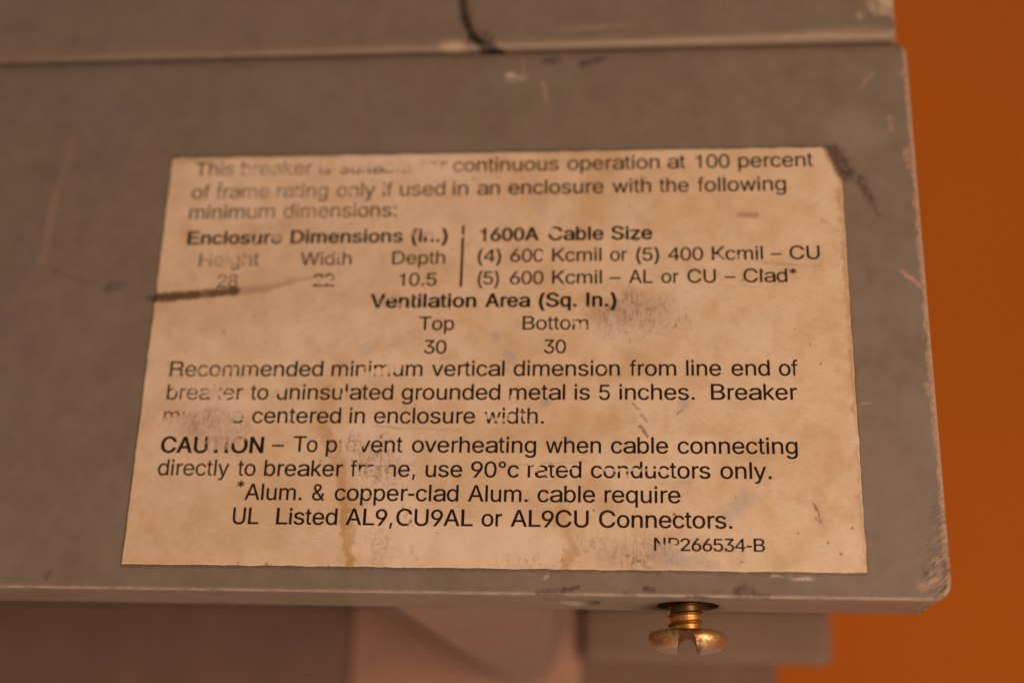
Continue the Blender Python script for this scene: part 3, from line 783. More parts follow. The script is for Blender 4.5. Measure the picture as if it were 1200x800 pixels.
# ------------------------------------------------------------------ label and its print
LW, LH = 0.1000, 0.061772
def build_label():
    nx, nz = 720, 444
    X, Z = np.meshgrid(np.linspace(0, LW, nx + 1), np.linspace(0, LH, nz + 1), indexing='ij')
    x, z = X.ravel(), Z.ravel()
    # slightly uneven cut of the edges
    wob = lambda v, seed: (fbm(v * 1000, v * 0 + 0.5, 0.5, seed, 4) - 0.5) * 0.0003
    fx, fz = x / LW, z / LH
    px_ = x + (1 - fx) ** 8 * wob(z, 3) + fx ** 8 * wob(z, 5)
    pz_ = z + (1 - fz) ** 8 * wob(x, 7) + fz ** 8 * wob(x, 9)
    front = np.stack([px_, np.full_like(x, -0.00016), pz_], 1)
    idx = np.arange((nx + 1) * (nz + 1)).reshape(nx + 1, nz + 1)
    quads = np.stack([idx[:-1, :-1], idx[1:, :-1], idx[1:, 1:], idx[:-1, 1:]], -1).reshape(-1, 4)
    rim = np.concatenate([idx[:, 0], idx[-1, 1:], idx[-2::-1, -1], idx[0, -2:0:-1]])
    back = front[rim].copy(); back[:, 1] = -0.00002
    n0 = len(front)
    k = np.arange(len(rim)); k2 = np.roll(k, -1)
    skirt = np.stack([rim[k], n0 + k, n0 + k2, rim[k2]], -1)
    verts = np.concatenate([front, back]); faces = np.concatenate([quads, skirt])
    me = bpy.data.meshes.new("paper_label")
    me.vertices.add(len(verts)); me.vertices.foreach_set('co', verts.ravel().astype(np.float32))
    me.loops.add(faces.size); me.loops.foreach_set('vertex_index', faces.ravel().astype(np.int32))
    me.polygons.add(len(faces)); me.polygons.foreach_set('loop_start', np.arange(0, faces.size, 4, dtype=np.int32))
    me.update(calc_edges=True); me.validate()
    for name, v in paper_marks(verts[:, 0] * 1000, verts[:, 2] * 1000).items():
        set_attr(me, name, v)
    return me
label = part("paper_label", build_label(), M_PAPER, root, smooth=False)
label["label"] = "yellowed stained paper label with worn black print"

# letter outlines, per character code: (advance, [closed splines of (x, y, left handle x, y, right handle x, y)])
GLYPH_BY_CODE = {
    38: (667, [[[286,-15,322,-15,236,-15],[157,12,194,-7,121,29],[74,82,93,53,54,112],[44,182,44,146,44,213],[63,261,51,240,77,284],[120,326,96,305,144,346],[202,388,170,366,240,415],[315,467,278,440,325,474],[346,491,336,483,356,501],[373,523,365,511,379,536],[383,566,383,550,383,588],[358,622,374,607,343,638],[292,645,321,645,275,645],[243,633,258,640,228,626],[209,602,218,617,202,590],[197,557,197,574,197,539],[209,507,202,522,218,491],[245,456,230,474,260,439],[297,395,276,418,413,261],[645,-5,529,129,608,-5],[535,-5,572,-5,440,103],[248,320,344,212,220,354],[173,408,194,383,153,432],[123,480,135,456,111,504],[105,556,105,529,105,588],[129,640,114,617,144,664],[193,698,166,684,221,712],[291,718,254,718,328,718],[389,698,361,712,416,684],[452,642,437,666,468,619],[475,564,475,593,475,543],[462,505,471,523,453,485],[426,453,443,468,411,437],[374,408,394,422,324,373],[223,301,273,337,191,280],[157,240,170,260,144,222],[138,180,138,202,138,157],[156,118,144,136,167,101],[206,75,185,86,228,65],[281,60,252,60,310,60],[367,78,340,67,395,91],[441,129,419,108,464,151],[493,208,481,178,507,239],[513,311,513,273,541,311],[600,311,571,311,600,266],[584,198,594,227,572,167],[545,125,560,143,530,106],[507,82,517,92,501,75],[489,61,495,68,464,36],[397,5,434,17,359,-8]]]),
    40: (333, [[[68,242,68,166,68,296],[87,415,74,354,98,474],[136,588,115,533,156,644],[206,733,180,692,236,733],[299,733,268,733,272,681],[228,569,249,626,208,511],[181,398,192,455,172,344],[165,242,165,290,165,196],[180,105,170,151,189,58],[224,-41,205,11,244,-92],[299,-207,269,-148,268,-207],[206,-207,236,-207,161,-134],[103,17,126,-60,81,92]]]),
    41: (333, [[[34,-207,65,-207,65,-146],[111,-38,91,-90,130,14],[153,107,144,61,163,153],[168,242,168,197,168,290],[152,398,161,344,141,455],[105,569,125,511,86,626],[34,733,62,681,65,733],[128,733,97,733,153,692],[199,588,177,644,219,533],[248,413,235,474,259,354],[265,242,265,296,265,166],[229,14,254,89,205,-62],[128,-207,172,-136,97,-207]]]),
    42: (389, [[[166,431,185,431,168,467],[172,539,170,503,137,519],[67,480,103,500,58,495],[39,523,49,509,76,540],[149,573,113,557,113,591],[39,624,76,608,49,639],[67,668,58,653,103,648],[172,609,137,629,170,646],[166,718,168,682,185,718],[222,718,204,718,221,682],[217,609,220,646,252,629],[321,668,287,648,331,653],[349,624,340,639,313,608],[240,573,276,591,276,557],[349,523,313,540,340,509],[321,480,331,495,287,500],[217,539,252,519,220,503],[222,431,221,467,204,431]]]),
    44: (278, [[[87,-147,103,-147,98,-63],[119,106,108,22,143,106],[191,106,167,106,172,22],[135,-147,154,-63,120,-147]]]),
    45: (333, [[[289,322,208,322,289,293],[289,232,289,263,208,232],[44,232,125,232,44,263],[44,322,44,293,125,322]]]),
    46: (278, [[[87,0,87,0,87,0],[191,0,191,0,191,0],[191,106,191,106,191,106],[87,106,87,106,87,106]]]),
    48: (556, [[[279,-19,329,-19,227,-19],[148,24,184,-5,111,53],[65,147,84,93,46,200],[37,341,37,265,37,417],[65,536,46,482,84,590],[148,659,113,631,184,688],[279,703,227,703,329,703],[408,659,372,688,445,631],[491,536,472,590,510,482],[519,341,519,417,519,265],[491,147,510,200,472,93],[408,24,445,53,373,-5]],[[279,60,245,60,312,60],[364,93,341,71,388,115],[418,189,406,147,430,231],[437,341,437,282,437,401],[418,495,430,452,406,536],[364,591,388,569,341,613],[279,626,312,626,245,626],[192,591,215,613,169,569],[138,495,150,536,126,452],[119,341,119,401,119,282],[138,189,126,231,150,147],[192,93,169,115,215,71]]]),
    49: (556, [[[359,0,359,0,359,0],[359,703,359,703,359,703],[301,703,301,703,301,703],[290,660,296,685,283,630],[204,568,262,582,170,561],[101,561,101,561,101,561],[101,500,101,500,101,500],[271,500,271,500,271,500],[271,0,271,0,271,0]]]),
    50: (556, [[[26,0,186,0,26,22],[26,64,26,44,110,147],[278,312,193,229,307,339],[349,384,331,364,368,406],[392,446,381,426,400,465],[405,505,405,485,405,531],[387,571,399,552,374,589],[335,612,358,602,315,621],[263,627,289,627,233,627],[186,609,208,621,165,598],[137,563,149,583,125,544],[119,493,119,520,90,493],[29,493,59,493,29,534],[59,602,38,571,79,634],[143,676,107,658,178,693],[264,703,218,703,309,703],[384,677,349,693,418,659],[466,606,446,636,485,578],[495,507,495,544,495,482],[480,433,491,456,470,409],[429,353,454,381,403,323],[326,245,369,287,270,191],[158,82,214,136,158,80],[158,78,158,79,273,78],[507,78,390,78,507,52],[507,0,507,26,347,0]]]),
    51: (556, [[[277,-19,325,-19,234,-19],[158,5,193,-11,122,20],[70,71,93,43,48,100],[34,175,37,135,65,175],[125,175,94,175,128,150],[149,113,136,129,163,96],[203,73,181,82,226,65],[279,61,251,61,307,61],[357,76,333,65,381,86],[413,121,399,101,426,141],[433,194,433,164,433,219],[414,265,427,244,402,287],[357,318,382,304,330,331],[254,338,295,338,233,338],[192,338,213,338,192,362],[192,409,192,385,252,479],[375,618,314,549,375,620],[375,623,375,622,273,623],[70,623,171,623,70,650],[70,703,70,676,212,703],[493,703,353,703,493,681],[493,636,493,658,419,550],[268,380,343,465,268,385],[268,395,268,390,321,401],[403,377,365,394,441,359],[491,301,470,335,512,269],[522,194,522,233,522,152],[490,83,511,115,469,51],[405,8,441,26,367,-9]]]),
    52: (556, [[[439,0,439,0,439,0],[439,168,439,168,439,168],[523,168,523,168,523,168],[523,243,523,243,523,243],[439,243,439,243,439,243],[439,703,439,703,439,703],[369,703,369,703,369,703],[25,257,25,257,25,257],[25,168,25,168,25,168],[354,168,354,168,354,168],[354,0,354,0,354,0]],[[354,243,354,243,354,243],[98,243,98,243,98,243],[354,577,354,577,354,577]]]),
    53: (556, [[[266,-19,315,-19,223,-19],[148,6,183,-11,114,22],[65,73,86,44,45,102],[32,169,33,133,63,169],[122,169,92,169,125,148],[146,113,132,129,159,96],[197,73,176,82,218,63],[266,59,242,59,297,59],[347,78,323,66,370,92],[402,133,389,110,415,156],[422,213,422,184,422,243],[402,293,415,270,387,317],[345,350,368,336,320,363],[262,370,293,370,237,370],[188,358,213,366,165,351],[131,328,146,340,102,330],[42,337,73,333,57,454],[84,688,70,570,215,688],[478,688,347,688,478,662],[478,610,478,636,373,610],[165,610,268,610,156,541],[140,403,147,473,141,403],[143,403,141,403,159,417],[204,436,179,428,227,444],[278,448,252,448,313,448],[373,430,344,441,400,419],[447,381,427,403,467,361],[497,307,485,336,508,278],[514,214,514,248,514,169],[482,95,504,129,460,59],[395,11,431,32,357,-8]]]),
    54: (556, [[[277,-19,325,-19,231,-19],[153,12,190,-9,118,31],[68,94,88,59,48,131],[38,217,38,171,38,251],[62,325,45,287,78,363],[146,467,106,411,203,545],[316,703,260,625,351,703],[419,703,385,703,335,587],[166,356,251,472,164,356],[158,356,161,356,165,370],[187,394,175,383,200,405],[233,420,215,413,249,427],[291,430,270,430,336,430],[410,404,376,422,444,385],[490,327,471,359,508,293],[518,210,518,255,518,166],[487,93,508,127,466,58],[401,10,437,30,366,-9]],[[277,58,249,58,307,58],[356,79,333,65,378,92],[407,132,395,110,421,156],[426,210,426,181,426,240],[407,289,421,266,395,313],[356,342,378,329,333,356],[277,362,307,362,249,362],[200,343,223,356,178,331],[147,290,161,313,134,268],[128,212,128,241,128,182],[147,134,134,156,161,110],[200,79,178,92,223,65]]]),
    56: (556, [[[277,-19,323,-19,230,-19],[153,6,189,-11,116,24],[68,76,89,46,48,105],[38,177,38,140,38,207],[56,260,43,235,68,285],[105,323,85,307,126,340],[177,356,149,351,177,356],[177,359,177,358,142,368],[94,416,115,387,74,445],[63,515,63,478,63,551],[90,612,72,583,109,639],[167,678,134,662,199,695],[277,703,236,703,318,703],[387,678,355,695,418,662],[462,612,444,639,481,583],[491,515,491,551,491,478],[459,416,480,445,439,387],[378,359,413,368,378,358],[378,356,378,356,404,351],[448,323,428,340,469,307],[498,260,485,285,510,235],[517,177,517,207,517,140],[485,76,506,105,466,46],[402,6,437,24,366,-11]],[[277,58,247,58,308,58],[358,73,334,64,380,85],[410,116,398,98,422,136],[429,183,429,158,429,209],[409,252,422,231,396,271],[355,299,378,286,332,310],[277,315,306,315,248,315],[199,299,222,310,175,286],[145,252,157,271,131,231],[124,183,124,209,124,158],[144,116,131,136,156,98],[196,73,174,85,219,64]],[[277,391,252,391,302,391],[343,405,323,395,362,414],[388,446,377,430,399,464],[404,510,404,485,404,533],[389,570,399,553,378,588],[344,611,363,602,325,620],[277,626,303,626,252,626],[210,611,229,620,190,602],[166,570,175,588,155,553],[149,510,149,533,149,485],[166,446,155,464,175,430],[211,405,190,414,230,395]]]),
    57: (556, [[[277,703,232,703,324,703],[399,672,364,692,436,653],[484,588,463,625,504,553],[514,467,514,513,514,433],[491,359,505,397,475,321],[407,216,447,273,351,138],[240,-19,296,59,206,-19],[138,-19,173,-19,221,97],[386,328,303,212,389,328],[395,328,392,328,389,314],[366,290,379,301,354,279],[322,264,340,271,305,257],[266,254,286,254,221,254],[148,280,181,262,115,299],[70,357,88,324,51,390],[42,474,42,429,42,518],[72,591,52,557,93,626],[157,672,120,653,192,692]],[[277,625,306,625,250,625],[202,605,224,619,180,592],[149,550,163,574,138,528],[131,474,131,502,131,443],[149,394,138,418,163,371],[202,341,180,353,224,328],[277,321,250,321,306,321],[354,341,331,328,376,353],[405,394,393,371,418,416],[424,471,424,443,424,502],[405,550,418,528,393,574],[354,605,376,592,332,619]]]),
    58: (278, [[[87,0,87,0,87,0],[191,0,191,0,191,0],[191,106,191,106,191,106],[87,106,87,106,87,106]],[[87,410,87,410,87,410],[191,410,191,410,191,410],[191,516,191,516,191,516],[87,516,87,516,87,516]]]),
    65: (667, [[[14,0,47,0,103,240],[279,718,192,478,315,718],[386,718,350,718,475,478],[654,0,565,240,621,0],[557,0,590,0,505,142],[402,426,454,285,393,453],[369,525,382,485,356,564],[323,674,342,614,329,674],[342,674,336,674,325,614],[296,523,309,563,283,484],[265,426,272,451,213,285],[113,0,163,142,80,0]],[[149,200,273,200,149,227],[149,281,149,254,273,281],[521,281,396,281,521,254],[521,200,521,227,396,200]]]),
    66: (667, [[[74,0,170,0,74,240],[74,718,74,478,167,718],[354,718,261,718,408,718],[490,693,454,710,525,676],[570,623,551,652,587,595],[596,528,596,563,596,497],[579,451,590,471,567,432],[531,403,551,415,513,391],[468,377,491,382,468,374],[468,370,468,372,493,368],[542,346,517,360,567,331],[602,286,587,312,619,261],[627,192,627,230,627,157],[599,95,618,123,581,65],[513,25,553,42,474,8],[363,0,425,0,266,0]],[[174,80,174,162,236,80],[360,80,298,80,420,80],[491,113,465,92,517,134],[530,193,530,161,530,217],[510,260,524,240,497,279],[454,308,477,295,429,320],[364,326,400,326,301,326],[174,326,238,326,174,244]],[[174,402,174,481,232,402],[349,402,290,402,378,402],[426,418,403,408,449,427],[480,460,468,442,494,478],[500,525,500,501,500,557],[465,605,488,584,440,626],[352,638,403,638,293,638],[174,638,233,638,174,559]]]),
    67: (722, [[[378,-19,416,-19,313,-19],[206,27,256,-3,156,58],[88,157,116,101,59,214],[44,358,44,282,44,436],[88,559,59,503,116,616],[206,691,156,659,256,721],[378,737,313,737,416,737],[485,720,452,731,519,710],[577,672,550,694,603,652],[644,595,627,626,662,566],[681,494,674,532,649,494],[585,494,618,494,579,520],[557,562,571,542,546,581],[510,610,529,597,493,624],[449,640,472,633,426,647],[378,650,403,650,332,650],[256,616,291,639,219,594],[169,517,190,561,148,474],[137,358,137,420,137,296],[169,201,148,244,191,157],[256,101,219,124,293,79],[378,68,332,68,403,68],[449,78,426,71,472,85],[510,108,493,94,529,121],[557,156,546,137,571,176],[585,222,579,198,618,222],[681,222,649,222,675,186],[644,123,662,152,627,92],[577,46,605,66,550,24],[487,-2,519,8,453,-13]]]),
    68: (722, [[[316,0,392,0,255,0],[134,0,195,0,134,27],[134,80,134,54,193,80],[310,80,251,80,370,80],[462,114,422,92,501,137],[552,210,532,168,571,252],[581,360,581,302,581,418],[552,509,571,467,532,550],[465,604,503,581,425,626],[318,638,376,638,255,638],[130,638,193,638,130,664],[130,718,130,691,195,718],[324,718,259,718,398,718],[513,674,460,704,565,646],[631,552,605,605,659,498],[674,360,674,434,674,285],[631,168,659,221,603,114],[510,44,563,72,456,14]],[[177,718,144,718,177,478],[177,0,177,240,144,0],[81,0,113,0,81,240],[81,718,81,478,113,718]]]),
    69: (667, [[[86,0,263,0,86,240],[86,718,86,478,261,718],[611,718,436,718,611,691],[611,638,611,664,473,638],[195,638,333,638,195,559],[195,403,195,481,325,403],[582,403,453,403,582,377],[582,323,582,350,453,323],[195,323,325,323,195,243],[195,80,195,161,335,80],[616,80,476,80,616,54],[616,0,616,27,439,0]]]),
    72: (722, [[[77,0,109,0,77,240],[77,718,77,478,109,718],[170,718,139,718,170,614],[170,408,170,511,298,408],[553,408,425,408,553,511],[553,718,553,614,584,718],[646,718,614,718,646,478],[646,0,646,240,614,0],[553,0,584,0,553,109],[553,327,553,219,425,327],[170,327,298,327,170,219],[170,0,170,109,139,0]]]),
    73: (278, [[[91,0,91,0,91,0],[188,0,188,0,188,0],[188,718,188,718,188,718],[91,718,91,718,91,718]]]),
    75: (667, [[[142,205,206,267,142,238],[142,305,142,272,161,327],[195,368,179,348,213,388],[248,427,230,409,268,447],[305,485,286,467,381,563],[535,718,458,640,577,718],[661,718,619,718,553,608],[334,389,444,498,333,389],[330,389,331,389,268,329]],[[76,0,109,0,76,240],[76,718,76,478,109,718],[174,718,141,718,174,636],[174,471,174,553,173,420],[173,317,173,368,173,302],[174,272,173,288,174,182],[174,0,174,90,141,0]],[[547,0,586,0,455,121],[269,365,361,244,289,389],[330,436,310,413,441,291],[663,0,551,145,624,0]]]),
    76: (556, [[[76,0,229,0,76,240],[76,718,76,478,110,718],[176,718,142,718,176,505],[176,80,176,293,295,80],[537,80,416,80,537,54],[537,0,537,27,384,0]]]),
    78: (722, [[[76,0,107,0,76,240],[76,718,76,478,111,718],[183,718,148,718,281,564],[476,258,379,410,485,245],[505,213,493,231,514,195],[540,151,527,174,551,127],[577,78,564,103,572,78],[564,76,568,76,561,102],[558,152,558,127,557,178],[555,221,555,200,555,243],[555,275,555,261,555,423],[555,718,555,570,585,718],[646,718,616,718,646,478],[646,0,646,240,611,0],[539,0,574,0,451,137],[277,409,365,272,266,427],[241,467,254,446,230,487],[200,537,216,511,185,564],[144,638,165,598,148,639],[159,640,154,639,161,604],[164,542,162,571,165,511],[167,463,167,485,168,440],[168,410,168,423,168,274],[168,0,168,137,137,0]]]),
    79: (778, [[[390,-19,458,-19,322,-19],[209,27,262,-3,156,58],[85,157,116,101,54,214],[39,358,39,282,39,436],[85,559,54,503,116,616],[209,691,156,659,262,721],[390,737,322,737,458,737],[571,691,518,721,623,659],[694,559,663,616,724,503],[739,358,739,436,739,282],[694,157,724,214,663,101],[571,27,623,58,518,-3]],[[390,68,342,68,436,68],[516,101,479,79,555,123],[608,199,586,156,631,243],[642,358,642,296,642,422],[608,519,631,475,586,562],[516,617,555,594,479,639],[390,650,436,650,342,650],[262,617,300,639,223,594],[170,517,194,561,149,474],[136,358,136,420,136,296],[170,199,149,243,194,156],[262,101,223,124,300,79]]]),
    80: (667, [[[86,0,120,0,86,240],[86,718,86,478,175,718],[355,718,266,718,415,718],[504,687,465,708,544,667],[593,607,573,640,611,571],[622,491,622,533,622,447],[593,374,611,409,573,340],[504,292,544,313,465,272],[355,262,415,262,290,262],[161,262,226,262,161,289],[161,341,161,316,224,341],[352,341,287,341,392,341],[450,361,425,348,475,374],[505,415,493,392,518,437],[522,491,522,463,522,519],[505,567,518,544,493,588],[450,619,475,607,424,632],[350,638,392,638,295,638],[186,638,240,638,186,425],[186,0,186,213,152,0]]]),
    82: (722, [[[183,0,183,0,183,0],[88,0,88,0,88,0],[88,718,88,718,88,718],[430,718,430,718,575,718],[655,530,655,660,655,420],[565,350,620,375,640,320],[636,190,634,290,640,90],[684,22,648,46,684,22],[684,0,684,0,684,0],[568,0,568,0,548,34],[543,180,546,110,540,280],[420,309,530,309,420,309],[183,309,183,309,183,309]],[[183,391,183,391,183,391],[410,391,410,391,510,391],[558,515,558,430,558,600],[420,637,510,637,420,637],[183,637,183,637,183,637]]]),
    83: (667, [[[336,-19,396,-19,279,-19],[188,7,230,-10,145,24],[89,80,112,49,66,112],[49,191,52,148,83,191],[151,191,117,191,154,162],[180,121,163,139,197,102],[247,79,220,88,274,69],[336,65,304,65,372,65],[432,80,404,70,460,92],[498,126,483,106,515,145],[524,194,524,168,524,217],[503,252,517,237,489,266],[447,289,470,279,424,298],[368,314,398,306,336,322],[274,338,305,331,209,355],[123,410,159,380,88,442],[71,530,71,482,71,571],[106,639,83,607,129,669],[203,711,162,694,243,728],[341,737,290,737,393,737],[478,711,438,728,518,694],[572,641,549,669,595,610],[609,538,608,576,577,538],[510,538,543,538,507,574],[456,623,489,603,424,643],[338,655,385,655,304,655],[248,639,274,649,223,629],[189,596,203,615,176,579],[168,535,168,557,168,509],[193,475,176,489,209,459],[251,437,228,446,274,429],[318,416,297,422,345,410],[398,396,372,403,421,390],[472,374,446,383,497,364],[544,337,521,351,566,321],[600,279,585,302,614,255],[620,194,620,227,620,154],[586,86,609,118,564,53],[489,10,532,29,447,-9]]]),
    84: (611, [[[14,638,94,638,14,664],[14,718,14,691,208,718],[597,718,402,718,597,691],[597,638,597,664,515,638],[355,638,435,638,355,425],[355,0,355,213,321,0],[258,0,290,0,258,213],[258,638,258,425,176,638]]]),
    85: (722, [[[362,-19,419,-19,305,-19],[213,14,255,-8,170,37],[115,106,137,68,90,145],[79,239,79,189,79,399],[79,718,79,558,109,718],[170,718,140,718,170,561],[170,246,170,403,170,212],[194,153,179,181,210,126],[260,89,231,105,288,74],[362,67,322,67,402,67],[465,89,436,74,493,105],[530,153,514,126,544,181],[553,246,553,212,553,403],[553,718,553,561,583,718],[644,718,614,718,644,558],[644,239,644,399,644,189],[610,106,633,145,586,68],[510,14,553,37,469,-8]]]),
    86: (667, [[[284,0,319,0,195,240],[20,718,108,478,52,718],[115,718,85,718,166,576],[267,291,216,433,275,267],[299,193,287,234,312,154],[345,44,327,103,338,44],[327,44,333,44,344,104],[372,195,359,155,385,234],[404,291,396,267,453,433],[552,718,503,576,582,718],[647,718,615,718,560,478],[388,0,474,240,352,0]]]),
    87: (944, [[[210,0,245,0,146,240],[16,718,82,478,47,718],[108,718,77,718,146,570],[221,276,183,423,228,252],[238,205,234,230,243,181],[254,133,249,157,259,107],[268,56,264,82,264,56],[257,56,261,56,263,82],[273,133,267,107,277,157],[288,205,282,181,294,230],[306,276,300,252,344,423],[420,718,383,570,455,718],[524,718,489,718,561,570],[638,276,599,423,644,252],[655,205,649,230,660,181],[671,133,666,157,677,107],[687,56,683,82,683,56],[674,56,678,56,680,82],[690,133,684,107,694,157],[705,205,699,181,712,230],[723,276,717,252,761,423],[835,718,797,570,865,718],[928,718,896,718,862,478],[733,0,798,240,698,0],[628,0,663,0,588,152],[507,456,547,303,498,485],[483,552,492,518,476,587],[462,670,469,626,469,670],[482,670,475,670,475,628],[461,557,468,591,454,523],[437,456,446,489,397,303],[314,0,356,152,280,0]]]),
    97: (556, [[[245,-15,281,-15,207,-15],[139,5,171,-8,108,17],[65,61,83,36,46,85],[36,150,36,114,36,181],[57,224,44,205,71,244],[113,269,89,258,136,280],[189,295,162,289,218,300],[274,307,245,304,311,311],[364,317,340,314,387,318],[414,328,403,323,425,334],[432,356,432,342,432,356],[432,359,432,358,432,380],[417,416,427,400,408,431],[374,451,393,442,355,459],[303,463,330,463,274,463],[227,451,248,459,207,444],[178,421,190,432,165,409],[149,383,155,396,116,392],[54,407,86,399,68,440],[115,485,87,465,141,504],[202,525,170,517,234,534],[300,538,266,538,322,538],[372,531,347,537,398,527],[448,504,424,518,472,492],[506,448,491,473,522,424],[530,351,530,392,530,234],[530,-2,530,116,498,-2],[433,-2,466,-2,433,22],[433,71,433,47,430,71],[425,71,429,71,419,58],[393,33,408,46,379,19],[334,-1,358,8,310,-9]],[[261,61,237,61,298,61],[355,81,329,68,379,93],[411,129,398,109,424,148],[432,192,432,169,432,216],[432,265,432,241,427,261],[404,254,419,257,392,251],[359,245,377,248,343,243],[310,238,326,240,293,237],[269,234,281,235,247,231],[203,221,224,227,182,214],[153,193,166,206,142,182],[136,145,136,165,136,127],[152,99,141,112,163,86],[197,71,178,78,216,65]]]),
    98: (556, [[[298,-15,341,-15,266,-15],[220,2,241,-9,201,13],[174,40,185,26,162,56],[147,80,153,69,144,80],[138,80,141,80,138,52],[138,-4,138,25,111,-4],[58,-4,84,-4,58,237],[58,718,58,477,85,718],[141,718,112,718,141,629],[141,449,141,538,142,449],[147,449,145,449,153,460],[172,487,162,473,183,501],[219,525,200,514,239,537],[298,541,265,541,341,541],[412,508,379,529,445,485],[490,412,471,453,507,369],[517,264,517,321,517,208],[490,115,507,158,471,74],[412,19,445,42,379,-4]],[[285,63,254,63,318,63],[366,90,344,71,388,107],[416,162,405,131,427,192],[433,264,433,226,433,303],[416,366,427,337,405,396],[367,437,389,420,345,456],[285,464,318,464,254,464],[205,439,227,456,183,422],[156,369,167,399,145,339],[140,264,140,304,140,225],[156,159,145,189,167,130],[206,88,185,106,228,71]]]),
    99: (500, [[[265,-15,291,-15,219,-15],[143,19,178,-4,107,43],[60,116,80,75,40,157],[30,260,30,206,30,317],[60,407,40,366,80,449],[143,504,107,480,178,527],[265,538,219,538,291,538],[337,528,314,535,359,521],[398,498,381,511,417,486],[446,451,432,469,459,432],[476,387,469,411,448,380],[395,366,421,373,391,380],[378,404,386,393,371,415],[351,435,362,427,340,443],[313,455,328,451,299,459],[265,462,283,462,231,462],[181,434,203,452,159,415],[131,360,141,391,120,331],[114,260,114,297,114,225],[131,161,120,192,141,132],[181,89,159,108,203,71],[265,61,231,61,283,61],[314,70,299,64,328,74],[352,89,341,81,363,98],[381,122,372,109,387,133],[397,161,393,147,424,154],[477,140,450,147,470,116],[447,75,461,95,435,57],[400,26,419,40,382,13],[338,-5,360,2,315,-12]]]),
    100: (556, [[[256,-15,289,-15,213,-15],[141,19,175,-4,108,42],[64,115,82,74,45,158],[35,264,35,208,35,321],[64,412,45,369,83,453],[142,508,109,485,175,529],[257,541,213,541,289,541],[336,525,315,537,356,514],[382,487,371,501,395,473],[408,449,403,460,411,449],[415,449,413,449,415,538],[415,718,415,629,443,718],[499,718,470,718,499,477],[499,-4,499,237,472,-4],[418,-4,444,-4,418,25],[418,80,418,52,415,80],[410,80,413,80,403,69],[382,40,393,56,370,26],[334,2,355,13,315,-9]],[[270,63,237,63,300,63],[349,88,327,71,371,106],[399,159,388,130,411,189],[417,264,417,225,417,304],[400,369,411,339,389,399],[349,439,371,422,327,456],[270,464,301,464,237,464],[187,437,209,456,165,420],[137,366,148,396,126,337],[120,264,120,303,120,226],[138,162,126,192,149,131],[187,90,165,107,209,71]]]),
    101: (556, [[[291,-15,328,-15,239,-15],[157,19,194,-4,119,43],[71,116,91,75,50,157],[40,260,40,205,40,315],[70,405,50,363,89,446],[154,503,118,480,191,527],[282,538,234,538,311,538],[368,524,339,534,395,514],[443,477,420,498,465,456],[496,394,484,428,509,360],[516,270,516,318,516,259],[516,235,516,247,376,235],[98,235,238,235,98,260],[98,308,98,284,222,308],[469,308,345,308,457,300],[430,281,443,290,430,317],[413,376,424,348,402,403],[363,439,385,424,341,455],[282,462,314,462,249,462],[198,438,222,455,176,422],[146,377,159,403,133,350],[128,294,128,324,128,278],[128,247,128,263,128,208],[147,146,135,174,161,119],[205,82,181,98,229,68],[291,61,259,61,314,61],[351,71,332,64,368,77],[395,99,383,87,407,112],[424,144,417,127,451,139],[508,125,479,132,499,96],[465,51,485,72,445,30],[392,2,420,15,362,-9]]]),
    102: (278, [[[246,521,169,521,246,497],[246,449,246,473,169,449],[14,449,91,449,14,473],[14,521,14,497,91,521]],[[92,0,113,0,92,198],[92,593,92,396,92,622],[108,668,98,647,119,687],[149,713,132,702,167,723],[203,728,185,728,218,728],[240,724,231,727,250,721],[262,716,257,718,257,691],[245,643,252,668,242,646],[233,648,238,647,227,650],[212,651,220,651,192,651],[169,632,178,644,160,619],[156,576,156,600,156,383],[156,0,156,192,134,0]]]),
    103: (556, [[[275,-220,317,-220,237,-220],[176,-204,204,-214,147,-193],[105,-162,124,-180,88,-145],[63,-104,73,-125,85,-91],[131,-64,108,-77,139,-75],[160,-100,147,-87,170,-112],[203,-131,185,-122,222,-139],[275,-143,246,-143,317,-143],[377,-112,351,-134,404,-91],[416,-15,416,-58,416,21],[416,90,416,56,415,90],[409,90,412,90,403,79],[384,52,394,66,371,39],[336,17,356,27,317,5],[259,1,291,1,217,1],[147,32,180,11,113,52],[69,121,88,82,50,161],[40,265,40,209,40,320],[69,409,50,368,88,450],[146,505,113,483,180,527],[260,538,218,538,293,538],[337,522,318,534,358,511],[385,484,374,498,397,470],[412,446,405,457,413,446],[419,446,416,446,419,474],[419,531,419,503,446,531],[499,531,473,531,499,348],[499,-19,499,165,499,-66],[469,-134,489,-104,449,-163],[389,-199,423,-185,355,-213]],[[272,78,240,78,303,78],[352,100,331,85,374,116],[401,165,390,137,412,194],[418,267,418,228,418,306],[401,368,412,338,390,396],[352,436,374,420,331,453],[272,461,303,461,240,461],[191,436,212,453,169,418],[142,365,153,395,130,337],[124,267,124,304,124,229],[142,168,130,197,153,140],[191,102,169,117,214,86]]]),
    104: (556, [[[150,320,150,351,150,213],[150,0,150,107,121,0],[65,0,93,0,65,240],[65,718,65,478,93,718],[150,718,121,718,150,614],[150,405,150,509,145,405],[134,405,139,405,150,454],[204,511,174,489,235,532],[309,542,270,542,345,542],[404,521,377,535,432,505],[469,453,453,482,484,422],[491,339,491,385,491,226],[491,0,491,113,463,0],[406,0,434,0,406,110],[406,331,406,221,406,374],[373,429,394,406,352,453],[285,464,323,464,260,464],[216,447,236,458,195,436],[167,399,180,420,156,377]]]),
    105: (222, [[[67,0,67,0,67,0],[153,0,153,0,153,0],[153,523,153,523,153,523],[67,523,67,523,67,523]],[[67,604,67,604,67,604],[153,604,153,604,153,604],[153,718,153,718,153,718],[67,718,67,718,67,718]]]),
